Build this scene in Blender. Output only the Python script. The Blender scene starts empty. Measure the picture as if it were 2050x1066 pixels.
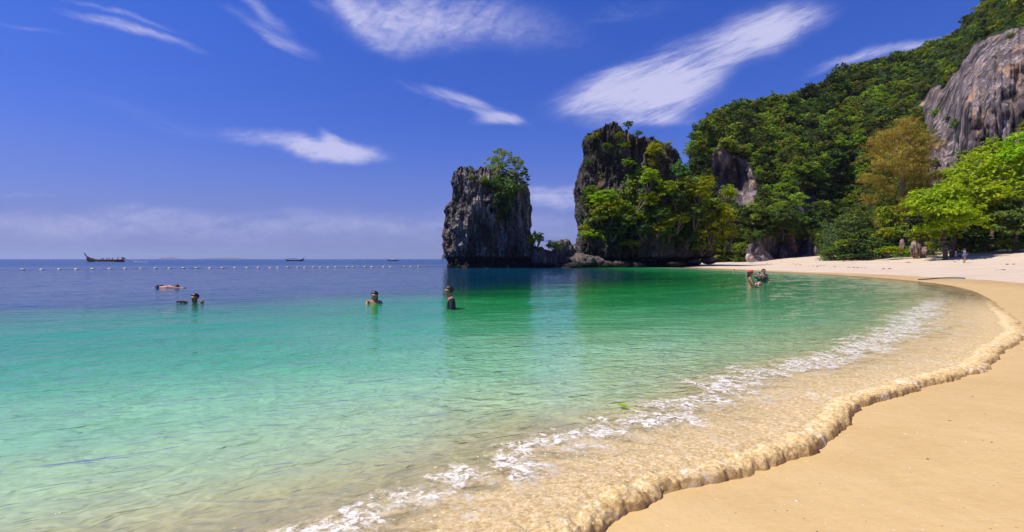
import bpy, math, random
import numpy as np
from mathutils import Vector
R = math.radians
random.seed(7); rng = np.random.default_rng(7)
sc = bpy.context.scene
C = sc.collection

# ------------------------------------------------------------ camera
EYE = 1.2
cam_d = bpy.data.cameras.new('camera'); cam = bpy.data.objects.new('camera', cam_d); C.objects.link(cam)
cam.location = (0, 0, EYE); cam.rotation_euler = (R(90), 0, 0)
cam_d.sensor_width = 36; cam_d.lens = 36 * 1000 / 2050; cam_d.shift_y = -14 / 2050
cam_d.clip_start = .05; cam_d.clip_end = 60000
sc.camera = cam

# ------------------------------------------------------------ light
SUN_EL = 60; sun_h = Vector((-.93, -.20)).normalized()
SUN = Vector((sun_h.x * math.cos(R(SUN_EL)), sun_h.y * math.cos(R(SUN_EL)), math.sin(R(SUN_EL))))
sl = bpy.data.lights.new('sun', 'SUN'); sl.energy = 4.2; sl.angle = R(.5); sl.color = (1, .93, .80)
so = bpy.data.objects.new('sun', sl); C.objects.link(so)
so.rotation_euler = (-SUN).to_track_quat('-Z', 'Y').to_euler(); so.location = (0, 0, 50)
sc.view_settings.view_transform = 'Standard'; sc.view_settings.look = 'None'
sc.view_settings.exposure = .42; sc.view_settings.gamma = 1; sc.view_settings.use_curve_mapping = False
sc.cycles.use_denoising = True
try: sc.cycles.denoiser = 'OPENIMAGEDENOISE'
except Exception: pass
sc.cycles.max_bounces = 8; sc.cycles.transparent_max_bounces = 24; sc.cycles.diffuse_bounces = 3
sc.cycles.caustics_reflective = False; sc.cycles.caustics_refractive = False

# ---- small node helpers
class NT:
    def __init__(s, nt): s.nt = nt
    def n(s, t, **kw):
        x = s.nt.nodes.new(t)
        for k, v in kw.items(): setattr(x, k, v)
        return x
    def l(s, a, b): s.nt.links.new(a, b)
    def put(s, sock, v):
        if hasattr(v, 'links'): s.l(v, sock)
        else: sock.default_value = v
    def math(s, op, a, b=None, c=None, clamp=False):
        m = s.n('ShaderNodeMath', operation=op); m.use_clamp = clamp
        s.put(m.inputs[0], a)
        if b is not None: s.put(m.inputs[1], b)
        if c is not None: s.put(m.inputs[2], c)
        return m.outputs[0]
    def mapr(s, v, a, b, c=0., d=1., smooth=True):
        m = s.n('ShaderNodeMapRange'); m.interpolation_type = 'SMOOTHSTEP' if smooth else 'LINEAR'
        s.put(m.inputs[0], v)
        for i, q in enumerate((a, b, c, d)): s.put(m.inputs[i + 1], q)
        return m.outputs[0]
    def ramp(s, v, stops):
        r = s.n('ShaderNodeValToRGB'); s.put(r.inputs[0], v); e = r.color_ramp.elements
        while len(e) < len(stops): e.new(.5)
        for i, (p, c) in enumerate(stops):
            e[i].position = p; e[i].color = (*c, 1) if len(c) == 3 else c
        return r.outputs[0]
    def mix(s, f, a, b, mode='MIX'):
        m = s.n('ShaderNodeMix', data_type='RGBA', blend_type=mode); m.clamp_factor = True
        s.put(m.inputs[0], f)
        for i, v in ((6, a), (7, b)):
            if isinstance(v, tuple) and len(v) == 3: v = (*v, 1)
            s.put(m.inputs[i], v)
        return m.outputs[2]
    def noise(s, vec, scale, detail=3, rough=.55, dist=0, dim='3D'):
        m = s.n('ShaderNodeTexNoise', noise_dimensions=dim)
        if vec is not None: s.l(vec, m.inputs['Vector'])
        m.inputs['Scale'].default_value = scale; m.inputs['Detail'].default_value = detail
        m.inputs['Roughness'].default_value = rough; m.inputs['Distortion'].default_value = dist
        return m.outputs[0]
    def vmap(s, vec, scale=(1, 1, 1), rot=(0, 0, 0), loc=(0, 0, 0)):
        m = s.n('ShaderNodeMapping'); s.l(vec, m.inputs[0])
        m.inputs['Scale'].default_value = scale; m.inputs['Rotation'].default_value = rot; m.inputs['Location'].default_value = loc
        return m.outputs[0]

def vrot(n, vec, scale, ang):
    m = n.n('ShaderNodeMapping', vector_type='TEXTURE'); n.l(vec, m.inputs[0])
    m.inputs['Rotation'].default_value = (0, 0, R(ang)); m.inputs['Scale'].default_value = tuple(1 / s for s in scale); return m.outputs[0]

# ------------------------------------------------------------ world: physical sky with cirrus
w = bpy.data.worlds.new('World'); sc.world = w; w.use_nodes = True
w.node_tree.nodes.clear(); N = NT(w.node_tree)
sky = N.n('ShaderNodeTexSky', sky_type='NISHITA'); sky.sun_disc = False
sky.sun_elevation = R(SUN_EL); sky.sun_rotation = math.atan2(sun_h.x, sun_h.y)
sky.air_density = 1.0; sky.dust_density = .3; sky.ozone_density = 2.0
tc = N.n('ShaderNodeTexCoord'); sep = N.n('ShaderNodeSeparateXYZ'); N.l(tc.outputs['Generated'], sep.inputs[0])
dx, dy, dz = sep.outputs
el = N.math('MAXIMUM', dz, 0.0)
# colour response of the picture: deep violet-blue above, lilac towards the horizon
tint = N.ramp(el, [(0, (.30, .34, .66)), (.08, (.30, .35, .76)), (.2, (.27, .37, .92)), (.45, (.21, .40, 1.10)), (1, (.21, .40, 1.12))])
skyc = N.mix(1.0, sky.outputs[0], tint, 'MULTIPLY')
# cirrus live on a plane high above the bay, in front of the beach (direction y > 0)
ysafe = N.math('MAXIMUM', dy, .05)
S = N.math('DIVIDE', dx, ysafe); T = N.math('DIVIDE', dz, ysafe)
comb = N.n('ShaderNodeCombineXYZ'); N.l(S, comb.inputs[0]); N.l(T, comb.inputs[1])
st = comb.outputs[0]
wob = N.n('ShaderNodeTexNoise'); N.l(st, wob.inputs['Vector']); wob.inputs['Scale'].default_value = 5; wob.inputs['Detail'].default_value = 4
wv = N.n('ShaderNodeVectorMath', operation='MULTIPLY_ADD'); N.l(wob.outputs['Color'], wv.inputs[0]); wv.inputs[1].default_value = (.10, .07, 0); 
sub = N.n('ShaderNodeVectorMath', operation='SUBTRACT'); N.l(st, sub.inputs[0]); sub.inputs[1].default_value = (.05, .035, 0); N.l(sub.outputs[0], wv.inputs[2])
stw = wv.outputs[0]
def cloud(px, py, rx, ry, ang, wgt, soft=1.0):
    m = N.n('ShaderNodeMapping', vector_type='TEXTURE'); N.l(stw, m.inputs[0])
    m.inputs['Location'].default_value = ((px - 1025) / 1000, (519 - py) / 1000, 0)
    m.inputs['Rotation'].default_value = (0, 0, R(ang)); m.inputs['Scale'].default_value = (rx / 1000, ry / 1000, 1)
    ln = N.n('ShaderNodeVectorMath', operation='LENGTH'); N.l(m.outputs[0], ln.inputs[0])
    return N.mapr(ln.outputs['Value'], soft * 1.55, .0, 0, wgt * 1.12)
def summed(lst):
    t = None
    for a in lst:
        v = cloud(*a); t = v if t is None else N.math('ADD', t, v)
    return t
streakR = N.noise(vrot(N, st, (4, 24, 1), 19), 1.0, 6, .65, .9)     # rising to the right
streakL = N.noise(vrot(N, st, (5, 26, 1), -20), 1.0, 6, .62, .9)      # falling to the right
puff = N.noise(vrot(N, st, (7, 13, 1), 35), 1.0, 7, .62, .7)
gR = summed([(1410, 105, 270, 55, 20, .85), (1545, 65, 110, 42, 12, .8), (1290, 205, 150, 50, 8, 1.1), (1240, 165, 130, 34, 15, .8), (1370, 160, 120, 40, 20, .6),
             (1800, 95, 180, 15, 17, .75), (1690, 130, 90, 12, 20, .3), (1310, 240, 80, 16, 4, .55)])
gL = summed([(930, 205, 130, 17, -17, .95), (1000, 238, 60, 14, 5, .7), (540, 60, 110, 14, -32, .65), (530, 20, 90, 16, -40, .6), (260, 55, 160, 12, -14, .75), (230, 22, 190, 8, -16, .5),
             (40, 45, 90, 7, -12, .45), (640, 10, 60, 16, -30, .4), (350, 245, 300, 22, -14, .25)])
gP = summed([(820, 40, 170, 60, -10, .85), (770, 85, 60, 24, -20, .3), (1010, 40, 190, 60, -15, .42), (700, 20, 70, 24, -40, .4)])
gS = summed([(600, 292, 175, 22, -7, .85), (665, 308, 85, 22, -2, .8), (662, 276, 30, 12, -30, .6),
             (1110, 392, 95, 22, 0, .75), (1000, 385, 80, 14, 0, .4), (330, 440, 700, 30, 0, .30), (60, 388, 90, 5, 0, .35), (1060, 450, 260, 45, 0, .25), (330, 470, 900, 60, 0, .30), (1255, 20, 130, 28, 10, .30)])
soft = N.noise(N.vmap(st, (5, 18, 1), (0, 0, R(4))), 1.0, 6, .6, .8)
fine = N.noise(N.vmap(st, (30, 60, 1), (0, 0, R(-10))), 1.0, 5, .7, .5)
fineR = N.noise(vrot(N, st, (12, 90, 1), 24), 1.0, 5, .7, 1.2); fineL = N.noise(vrot(N, st, (12, 90, 1), -24), 1.0, 5, .7, 1.2)
def shape(g, n, lo, hi, mx, fine=fine):
    nn = N.math('ADD', n, N.math('MULTIPLY_ADD', fine, .62, -.31))
    v = N.math('MULTIPLY', g, N.math('ADD', N.math('MULTIPLY', nn, 1.75), -.08))
    return N.mapr(v, lo, hi, 0, mx)
m1 = shape(gR, streakR, .05, 1.35, .92, fineR); m2 = shape(gL, streakL, .06, 1.15, .72, fineL); m3 = shape(gP, puff, .0, 1.25, .88); m4 = shape(gS, soft, .06, 1.15, .85)
cl = N.math('MAXIMUM', N.math('MAXIMUM', m1, m2), N.math('MAXIMUM', m3, m4))
# the same kind of cirrus over the rest of the sky
oth = N.mapr(N.noise(N.vmap(tc.outputs['Generated'], (3, 3, 9)), 1.0, 6, .6, 1.0), .56, .8, 0, .6)
front = N.mapr(dy, .28, .36, 0, 1)
cl = N.math('ADD', N.math('MULTIPLY', cl, front), N.math('MULTIPLY', oth, N.math('SUBTRACT', 1.0, front)))
haze = N.math('MULTIPLY', N.mapr(el, .26, .0, 0, .7), N.mapr(N.noise(N.vmap(st, (1.2, 9, 1)), 1., 3), .3, .7, .6, 1.0))
skyc = N.mix(haze, skyc, (1.55, 1.75, 4.5))
skyc = N.mix(cl, skyc, (4.6, 4.6, 6.6))
bg = N.n('ShaderNodeBackground'); N.l(skyc, bg.inputs[0]); bg.inputs[1].default_value = .1
wo = N.n('ShaderNodeOutputWorld'); N.l(bg.outputs[0], wo.inputs[0])

# ------------------------------------------------------------ numpy noise
def _h(ix, iy, iz, seed):
    h = (ix.astype(np.int64) * 374761393 + iy.astype(np.int64) * 668265263 + iz.astype(np.int64) * 2147483647 + seed * 974634777) & 0xffffffff
    h = ((h ^ (h >> 13)) * 1274126177) & 0xffffffff
    h = ((h ^ (h >> 16)) * 2246822519) & 0xffffffff
    return ((h ^ (h >> 15)) & 0xffffff) / float(0xffffff) * 2 - 1
def vn(x, y, z, seed=0):
    x, y, z = np.broadcast_arrays(np.asarray(x, float), np.asarray(y, float), np.asarray(z, float))
    fx, fy, fz = np.floor(x), np.floor(y), np.floor(z); ix, iy, iz = fx.astype(int), fy.astype(int), fz.astype(int)
    u, v, t = x - fx, y - fy, z - fz
    u, v, t = [a * a * a * (a * (a * 6 - 15) + 10) for a in (u, v, t)]
    def L(dy_, dz_):
        return _h(ix, iy + dy_, iz + dz_, seed) * (1 - u) + _h(ix + 1, iy + dy_, iz + dz_, seed) * u
    return (L(0, 0) * (1 - v) + L(1, 0) * v) * (1 - t) + (L(0, 1) * (1 - v) + L(1, 1) * v) * t
def fbm(x, y, z, oct=4, seed=0, gain=.5, ridge=False):
    s = 0; a = 1; tot = 0
    for k in range(oct):
        q = vn(x, y, z, seed + k * 17)
        if ridge: q = 1 - 2 * np.abs(q)
        s = s + a * q; tot += a; a *= gain
        x, y, z = (np.asarray(i) * 2.03 + 11.3 for i in (x, y, z))
    return s / tot
def sstep(a, b, x):
    t = np.clip((x - a) / (b - a), 0, 1); return t * t * (3 - 2 * t)

# ------------------------------------------------------------ mesh helpers
def mk_mesh(name, V, F, mats, mat_idx=None, smooth=False, attrs=None):
    me = bpy.data.meshes.new(name); V = np.asarray(V, np.float32); F = np.asarray(F, np.int32)
    k = F.shape[1]
    me.vertices.add(len(V)); me.vertices.foreach_set('co', V.ravel())
    me.loops.add(F.size); me.loops.foreach_set('vertex_index', F.ravel())
    me.polygons.add(len(F)); me.polygons.foreach_set('loop_start', np.arange(0, F.size, k, dtype=np.int32))
    try: me.polygons.foreach_set('loop_total', np.full(len(F), k, np.int32))
    except Exception: pass
    if smooth: me.polygons.foreach_set('use_smooth', np.ones(len(F), bool))
    for m in (mats if isinstance(mats, (list, tuple)) else [mats]): me.materials.append(m)
    if mat_idx is not None: me.polygons.foreach_set('material_index', np.asarray(mat_idx, np.int32))
    for an, av in (attrs or {}).items():
        at = me.attributes.new(an, 'FLOAT', 'POINT'); at.data.foreach_set('value', np.asarray(av, np.float32).ravel())
    me.update(calc_edges=True); me.validate(); return me
def grid_faces(nr, nc, wrap=False):
    i = np.arange(nr - 1)[:, None]; j = np.arange(nc if wrap else nc - 1)[None, :]; j2 = (j + 1) % nc
    return np.stack([i * nc + j, i * nc + j2, (i + 1) * nc + j2, (i + 1) * nc + j], -1).reshape(-1, 4)
def link(name, me, parent=None, loc=None):
    o = bpy.data.objects.new(name, me); C.objects.link(o)
    if parent: o.parent = parent
    if loc is not None: o.location = loc
    return o
def tag(o, label=None, cat=None, group=None, kind=None):
    for k, v in (('label', label), ('category', cat), ('group', group), ('kind', kind)):
        if v: o[k] = v
    return o
def empty(name, loc, rz=0, **kw):
    o = bpy.data.objects.new(name, None); C.objects.link(o); o.location = loc; o.rotation_euler = (0, 0, rz); o.empty_display_size = .3
    return tag(o, **kw)
def copy_tree(o, parent=None):
    c = o.copy(); C.objects.link(c); c.parent = parent
    for ch in list(o.children): copy_tree(ch, c)
    return c
def P(px, py, D): return np.array([(px - 1025) / 1000 * D, D, EYE + (519 - py) / 1000 * D])
def merge(parts):
    V, F, M = [], [], []; off = 0
    for v, f, *m in parts:
        V.append(v); F.append(np.asarray(f) + off); off += len(v); M.append(np.full(len(f), m[0] if m else 0))
    return np.concatenate(V), np.concatenate(F), np.concatenate(M)
def tube(pts, rad, n=8, cap=True):
    pts = np.asarray(pts, float); m = len(pts); rad = np.broadcast_to(np.asarray(rad, float), (m,))
    t = np.gradient(pts, axis=0); t /= np.linalg.norm(t, axis=1)[:, None] + 1e-9
    ref = np.array([0, 0, 1.]) if abs(t[:, 2]).mean() < .8 else np.array([1., 0, 0])
    a = np.cross(t, ref); a /= np.linalg.norm(a, axis=1)[:, None] + 1e-9; b = np.cross(t, a)
    th = np.linspace(0, 2 * np.pi, n, endpoint=False)
    V = pts[:, None] + rad[:, None, None] * (a[:, None] * np.cos(th)[None, :, None] + b[:, None] * np.sin(th)[None, :, None])
    V = V.reshape(-1, 3); F = grid_faces(m, n, True)
    if cap:
        V = np.vstack([V, pts[0], pts[-1]]); k = np.arange(n); k2 = (k + 1) % n
        z0 = m * n; F = np.vstack([F, np.stack([np.full(n, z0), k2, k, k], -1)[:, [0, 1, 2, 2]] * 1, np.stack([np.full(n, z0 + 1), (m - 1) * n + k, (m - 1) * n + k2, (m - 1) * n + k2], -1)])
    return V, F
def ellip(c, r, nu=12, nv=8):
    th = np.linspace(0, 2 * np.pi, nu, endpoint=False); ph = np.linspace(-np.pi / 2, np.pi / 2, nv)
    V = np.stack([np.cos(ph)[:, None] * np.cos(th), np.cos(ph)[:, None] * np.sin(th), np.sin(ph)[:, None] + 0 * th], -1).reshape(-1, 3)
    return V * np.array(r) + np.array(c), grid_faces(nv, nu, True)
def box(c, s):
    c = np.array(c); s = np.array(s) / 2
    V = np.array([[x, y, z] for x in (-1, 1) for y in (-1, 1) for z in (-1, 1)]) * s + c
    return V, np.array([[0, 1, 3, 2], [4, 6, 7, 5], [0, 4, 5, 1], [2, 3, 7, 6], [0, 2, 6, 4], [1, 5, 7, 3]])

# ------------------------------------------------------------ materials
def mat(name):
    m = bpy.data.materials.new(name); m.use_nodes = True; m.node_tree.nodes.clear(); n = NT(m.node_tree)
    out = n.n('ShaderNodeOutputMaterial'); return m, n, out
def bsdf(n, col, rough=.6, normal=None, spec=.5):
    b = n.n('ShaderNodeBsdfPrincipled'); n.put(b.inputs['Base Color'], (*col, 1) if isinstance(col, tuple) and len(col) == 3 else col)
    n.put(b.inputs['Roughness'], rough); b.inputs['Specular IOR Level'].default_value = spec
    if normal is not None: n.l(normal, b.inputs['Normal'])
    return b
def bump(n, h, strength=.5, dist=.1, normal=None):
    b = n.n('ShaderNodeBump'); n.put(b.inputs['Strength'], strength); n.put(b.inputs['Distance'], dist); n.l(h, b.inputs['Height'])
    if normal is not None: n.l(normal, b.inputs['Normal'])
    return b.outputs[0]
def plain(name, col, rough=.6, var=.12, scale=20):
    m, n, out = mat(name); tcn = n.n('ShaderNodeTexCoord')
    f = n.noise(tcn.outputs['Object'], scale, 3)
    c = n.mix(n.mapr(f, .3, .7), tuple(x * (1 - var) for x in col), tuple(min(1, x * (1 + var)) for x in col))
    n.l(bsdf(n, c, rough).outputs[0], out.inputs[0]); return m
def attr(n, name):
    a = n.n('ShaderNodeAttribute'); a.attribute_name = name; return a.outputs['Fac']
def geo_pos(n): return n.n('ShaderNodeNewGeometry').outputs['Position']

# ------------------------------------------------------------ shoreline and ground height
SH = np.array([(-60, -40), (-30, -20), (-6, -2.4), (-2, .5), (-.6, 1.5), (.29, 2.14), (.66, 2.48), (1.13, 2.71), (1.58, 2.95), (1.98, 3.2), (2.3, 3.5), (2.62, 3.9),
    (3.10, 4.22), (3.85, 4.66), (4.4, 4.98), (5.3, 5.55), (6.13, 6.29), (7.3, 7.2), (8.3, 8.1), (9.6, 9.5), (11.6, 11.8), (12.8, 13.2), (15.0, 15.8), (18.2, 20.0), (21.1, 25), (23.2, 30.8), (24.6, 37.5),
    (25, 45), (24.9, 54.5), (24.5, 64), (24.2, 74), (24, 95), (38, 150), (90, 240), (500, 500)], float)
def catmull(Pt, k=10):
    out = []
    for i in range(len(Pt) - 1):
        p0, p1, p2, p3 = Pt[max(i - 1, 0)], Pt[i], Pt[i + 1], Pt[min(i + 2, len(Pt) - 1)]
        for t in np.linspace(0, 1, k, endpoint=False):
            out.append(.5 * ((2 * p1) + (p2 - p0) * t + (2 * p0 - 5 * p1 + 4 * p2 - p3) * t * t + (3 * p1 - p0 - 3 * p2 + p3) * t ** 3))
    out.append(Pt[-1]); return np.array(out)
SHS = catmull(SH, 5)
def sdist(x, y):
    """distance to the waterline, positive on the sea side"""
    x = np.asarray(x, float); y = np.asarray(y, float); shp = x.shape; x = x.ravel(); y = y.ravel()
    best = np.full(x.shape, 1e18); sg = np.ones(x.shape)
    for a, b in zip(SHS[:-1], SHS[1:]):
        d = b - a; L2 = d @ d
        t = np.clip(((x - a[0]) * d[0] + (y - a[1]) * d[1]) / L2, 0, 1)
        ex = x - a[0] - t * d[0]; ey = y - a[1] - t * d[1]; q = ex * ex + ey * ey
        m = q < best - 1e-12; best[m] = q[m]; sg[m] = np.where(d[0] * ey[m] - d[1] * ex[m] > 0, 1, -1)
    return (np.sqrt(best) * sg).reshape(shp)
def depth_of(d): return np.interp(d, [0, .6, 1, 1.6, 3, 6, 9, 12, 15, 20, 40, 90, 4000], [0, .03, .08, .20, .38, .70, 1.02, 1.4, 1.8, 2.7, 5.5, 9, 14])
def ground_h(x, y, d=None):
    d = sdist(x, y) if d is None else d
    e = -d
    land = np.interp(e, [0, 1.5, 4, 8, 14, 30, 45, 60, 400], [0, .10, .26, .42, .62, 1.15, 2.5, 3.2, 6])
    g = .45 + .55 * sstep(38, 62, x); g = np.where(e < 8, 1 - (1 - g) * np.clip(e / 8, 0, 1), g)
    h = np.where(d > 0, -depth_of(np.maximum(d, 0)), land * g)
    near = sstep(.3, 1.5, np.abs(d))
    h = h + near * (.012 * fbm(x * .7, y * .7, 0, 3, 5) + np.where(e > 8, .05, 0) * fbm(x * .25, y * .25, 0, 3, 9))
    return h
def polar(radii, angs):
    r = radii[:, None]; a = angs[None, :]
    return (r * np.sin(a)), (r * np.cos(a))
def ang_samples(dense, step_d, coarse):
    A = np.arange(-dense, dense + 1e-6, step_d)
    B = np.linspace(dense, 360 - dense, coarse + 2)[1:-1]
    return np.radians(np.concatenate([A, B]))
# ============================================================ SAND AND SEA BED
def sand_material():
    m, n, out = mat('sand'); pos = geo_pos(n); d = attr(n, 'shore'); wl = attr(n, 'wetline')
    e = n.math('MULTIPLY', d, -1)
    wob = n.noise(n.vmap(pos, (.5, .5, .5)), 1, 4)
    ew = n.math('ADD', e, n.math('MULTIPLY_ADD', wob, 1.0, -.5))
    dry = n.mapr(n.math('SUBTRACT', ew, wl), -.12, .22)
    wetc = n.mix(n.mapr(n.noise(n.vmap(pos, (.9, .9, .9), (0, 0, R(-37))), 1.3, 5, .6), .3, .7), (.57, .385, .150), (.64, .445, .19))
    # damp band just under the dry line is browner
    band = n.math('MULTIPLY', n.mapr(n.math('SUBTRACT', ew, wl), -2.6, -.8), n.mapr(n.noise(n.vmap(pos, (.15, .9, 1)), 1, 4), .3, .75, .25, 1))
    far = n.mapr(wl, 3.3, 2.9)
    sx = n.n('ShaderNodeSeparateXYZ'); n.l(pos, sx.inputs[0])
    band = n.math('MULTIPLY', band, n.mapr(sx.outputs[1], 9, 14))
    wetc = n.mix(n.math('MULTIPLY', band, .75), wetc, (.38, .23, .11))
    streak = n.noise(n.vmap(pos, (1.2, 9, 1), (0, 0, R(-12))), 1.6, 5, .65)
    wetc = n.mix(n.mapr(streak, .56, .75, 0, .35), wetc, (.62, .46, .28))
    wetc = n.mix(n.mapr(n.noise(n.vmap(pos, (1, 3.5, 1), (0, 0, R(-20))), 14, 5, .75), .35, .65, 0, .28), wetc, (.74, .53, .28))
    dryc = n.mix(n.mapr(n.noise(n.vmap(pos, (.25, .6, 1)), 1, 5, .6), .3, .7), (.60, .47, .345), (.68, .56, .43))
    c = n.mix(dry, wetc, dryc)
    # submerged sand: coarser, darker patches of shell grit
    bed = n.mapr(d, .2, .9)
    grit = n.mapr(n.noise(n.vmap(pos, (1.0, 2.0, 1), (0, 0, R(-37))), 1.1, 7, .72, .5), .50, .68)
    bedc = n.mix(grit, (.86, .76, .50), (.68, .60, .38))
    spots = n.mapr(n.noise(pos, 9, 3, .6), .66, .72, 0, .6)
    bedc = n.mix(spots, bedc, (.16, .13, .07))
    c = n.mix(bed, c, bedc)
    # grains and shell bits
    vor = n.n('ShaderNodeTexVoronoi'); n.l(pos, vor.inputs['Vector']); vor.inputs['Scale'].default_value = 46
    wn = n.n('ShaderNodeTexWhiteNoise'); n.l(vor.outputs['Position'], wn.inputs['Vector'])
    sp = n.math('MULTIPLY', n.mapr(vor.outputs['Distance'], .28, .16), n.math('GREATER_THAN', wn.outputs['Value'], .975))
    c = n.mix(n.math('MULTIPLY', sp, .8), c, (.78, .68, .55))
    sp2 = n.math('MULTIPLY', n.mapr(vor.outputs['Distance'], .30, .18), n.math('LESS_THAN', wn.outputs['Value'], .016))
    c = n.mix(n.math('MULTIPLY', sp2, .7), c, (.20, .13, .08))
    fine = n.noise(pos, 320, 2, .6); c = n.mix(n.mapr(fine, .25, .75, .0, .22), c, (.34, .22, .11))
    h1 = n.noise(n.vmap(pos, (1, 1, 1)), 6, 6, .6); h2 = n.noise(pos, 60, 4, .7)
    nb = bump(n, h2, n.mapr(dry, 0, 1, .22, .5), .01); nb = bump(n, h1, n.mapr(dry, 0, 1, .35, .9), n.mapr(dry, 0, 1, .03, .12), nb)
    rip = n.noise(n.vmap(pos, (2.2, 11, 1), (0, 0, R(-14))), 1.2, 4, .6); nb = bump(n, rip, .35, .012, nb)
    b = bsdf(n, c, n.mapr(dry, 0, 1, .48, .9), nb, .35); n.l(b.outputs[0], out.inputs[0]); return m
SAND = sand_material()
radii = np.concatenate([[.02, .15], np.geomspace(.35, 130, 330), np.geomspace(133, 13000, 60)])
angs = ang_samples(56, .34, 46)
X, Y = polar(radii, angs); D0 = sdist(X, Y); Z = ground_h(X, Y, D0)
wetl = np.interp(Y, [14, 26, 45], [3.8, 2.6, 1.0]) + .5 * fbm(X * .12, Y * .12, 0, 2, 3)
me = mk_mesh('beach', np.stack([X, Y, Z], -1).reshape(-1, 3), grid_faces(len(radii), len(angs), True), SAND, smooth=True,
             attrs={'shore': D0, 'wetline': wetl})
beach = tag(link('beach', me), 'wet golden sand beach rising to pale dry sand below the cliffs', kind='structure')

# ============================================================ WATER
def water_material():
    m, n, out = mat('water'); pos = geo_pos(n); dep = attr(n, 'depth'); dist = attr(n, 'far')
    # waves (relief only)
    pv = vrot(n, pos, (.55, 1.25, 1), 30)
    w1 = n.noise(pv, 1.6, 2, .5, .5); w2 = n.noise(vrot(n, pos, (1.0, 2.3, 1), 26), 5.5, 2, .5, .4); w3 = n.noise(n.vmap(pos, (.22, .6, 1), (0, 0, R(-8))), 1.0, 3, .6, .5)
    w4 = n.noise(n.vmap(pos, (.035, .16, 1), (0, 0, R(4))), 1.0, 5, .65, .4)
    w5 = n.noise(n.vmap(pos, (1.0, 4.6, 1), (0, 0, R(-5))), 1.0, 2, .5, .35)
    nb = bump(n, w3, n.mapr(dist, 6, 60, .35, .95), n.mapr(dist, 14, 42, .018, .13))
    nb = bump(n, w1, n.mapr(dist, 30, 90, .9, .25), n.mapr(dist, 4, 11, .050, .010), nb)
    nb = bump(n, w5, 1.0, n.mapr(dist, 5, 12, .010, .019), nb)
    nb = bump(n, w2, n.mapr(dist, 12, 30, 1.0, .1), n.mapr(dist, 4, 11, .026, .004), nb)
    nb = bump(n, w4, n.mapr(dist, 60, 130, .0, 1.0), n.mapr(dist, 60, 140, .1, 1.3), nb)
    # body colour of the water by depth
    patch = n.noise(n.vmap(pos, (.10, .26, 1), (0, 0, R(-14))), 1.0, 4, .6)
    dp = n.math('MULTIPLY', dep, n.mapr(patch, .25, .75, .72, 1.28, False))
    dpn = n.math('DIVIDE', dp, 8.0, clamp=True)
    body = n.ramp(dpn, [(0, (.66, .56, .28)), (.015, (.60, .58, .28)), (.026, (.46, .60, .32)), (.045, (.27, .54, .29)), (.075, (.09, .40, .18)), (.11, (.03, .34, .11)), (.145, (.012, .31, .07)), (.18, (.008, .22, .055)), (.225, (.003, .10, .05)),
                        (.3, (.002, .06, .11)), (1, (.002, .05, .17))])
    opac = n.ramp(dp, [(0, (0,) * 3), (.05, (.35,) * 3), (.14, (.78,) * 3), (.25, (.93,) * 3), (.5, (.98,) * 3), (1.0, (1.,) * 3)])
    tr_t = n.ramp(dp, [(0, (.99, .99, .97)), (.12, (.98, .99, .94)), (.35, (.86, .98, .84)), (.7, (.6, .95, .74)), (1, (.2, .8, .6))])
    # caustic lines painted into the film's tint and opacity, standing in for focused sunlight
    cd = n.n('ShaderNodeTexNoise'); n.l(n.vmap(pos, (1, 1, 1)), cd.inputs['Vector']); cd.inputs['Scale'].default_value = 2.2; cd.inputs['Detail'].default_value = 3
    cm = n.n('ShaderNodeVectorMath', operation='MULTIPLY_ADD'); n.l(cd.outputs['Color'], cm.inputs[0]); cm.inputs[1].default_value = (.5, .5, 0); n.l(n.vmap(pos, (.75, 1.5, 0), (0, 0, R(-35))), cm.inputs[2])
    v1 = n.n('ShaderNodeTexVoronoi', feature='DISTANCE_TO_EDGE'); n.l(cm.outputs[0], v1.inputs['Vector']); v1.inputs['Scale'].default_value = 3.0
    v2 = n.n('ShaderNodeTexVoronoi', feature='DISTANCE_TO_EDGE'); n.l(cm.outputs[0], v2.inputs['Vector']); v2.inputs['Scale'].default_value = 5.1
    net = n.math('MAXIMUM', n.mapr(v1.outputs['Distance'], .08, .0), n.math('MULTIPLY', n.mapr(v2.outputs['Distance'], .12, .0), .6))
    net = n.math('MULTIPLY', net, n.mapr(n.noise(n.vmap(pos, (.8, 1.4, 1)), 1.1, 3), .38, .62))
    caustic_tint = n.mapr(net, 0, 1, .74, 1.0, False)
    tcol = n.mix(1.0, tr_t, caustic_tint, 'MULTIPLY')
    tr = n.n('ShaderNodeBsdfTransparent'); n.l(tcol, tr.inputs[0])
    nbd = bump(n, w1, 1.0, .16); nbd = bump(n, w2, n.mapr(dist, 10, 30, 1.0, .3), .06, nbd)
    df = n.n('ShaderNodeBsdfDiffuse'); n.l(body, df.inputs[0]); n.l(nbd, df.inputs['Normal'])
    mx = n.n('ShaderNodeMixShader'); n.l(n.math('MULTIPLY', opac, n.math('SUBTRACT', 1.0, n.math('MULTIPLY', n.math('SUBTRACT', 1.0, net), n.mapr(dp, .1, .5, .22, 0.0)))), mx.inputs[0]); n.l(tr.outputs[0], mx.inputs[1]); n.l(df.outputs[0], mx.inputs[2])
    gl = n.n('ShaderNodeBsdfGlossy'); n.l(nb, gl.inputs['Normal']); n.l(n.mapr(dist, 10, 120, .02, .14), gl.inputs['Roughness'])
    fr = n.n('ShaderNodeFresnel'); fr.inputs['IOR'].default_value = 1.62; n.l(nb, fr.inputs['Normal'])
    f = n.math('MULTIPLY', fr.outputs[0], n.mapr(dist, 20, 60, 1.0, .9))
    m2 = n.n('ShaderNodeMixShader'); n.l(f, m2.inputs[0]); n.l(mx.outputs[0], m2.inputs[1]); n.l(gl.outputs[0], m2.inputs[2])
    n.l(m2.outputs[0], out.inputs[0]); return m
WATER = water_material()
radii = np.concatenate([np.geomspace(1.2, 80, 420), np.geomspace(82, 13000, 70)])
angs = ang_samples(54, .25, 40)
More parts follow.
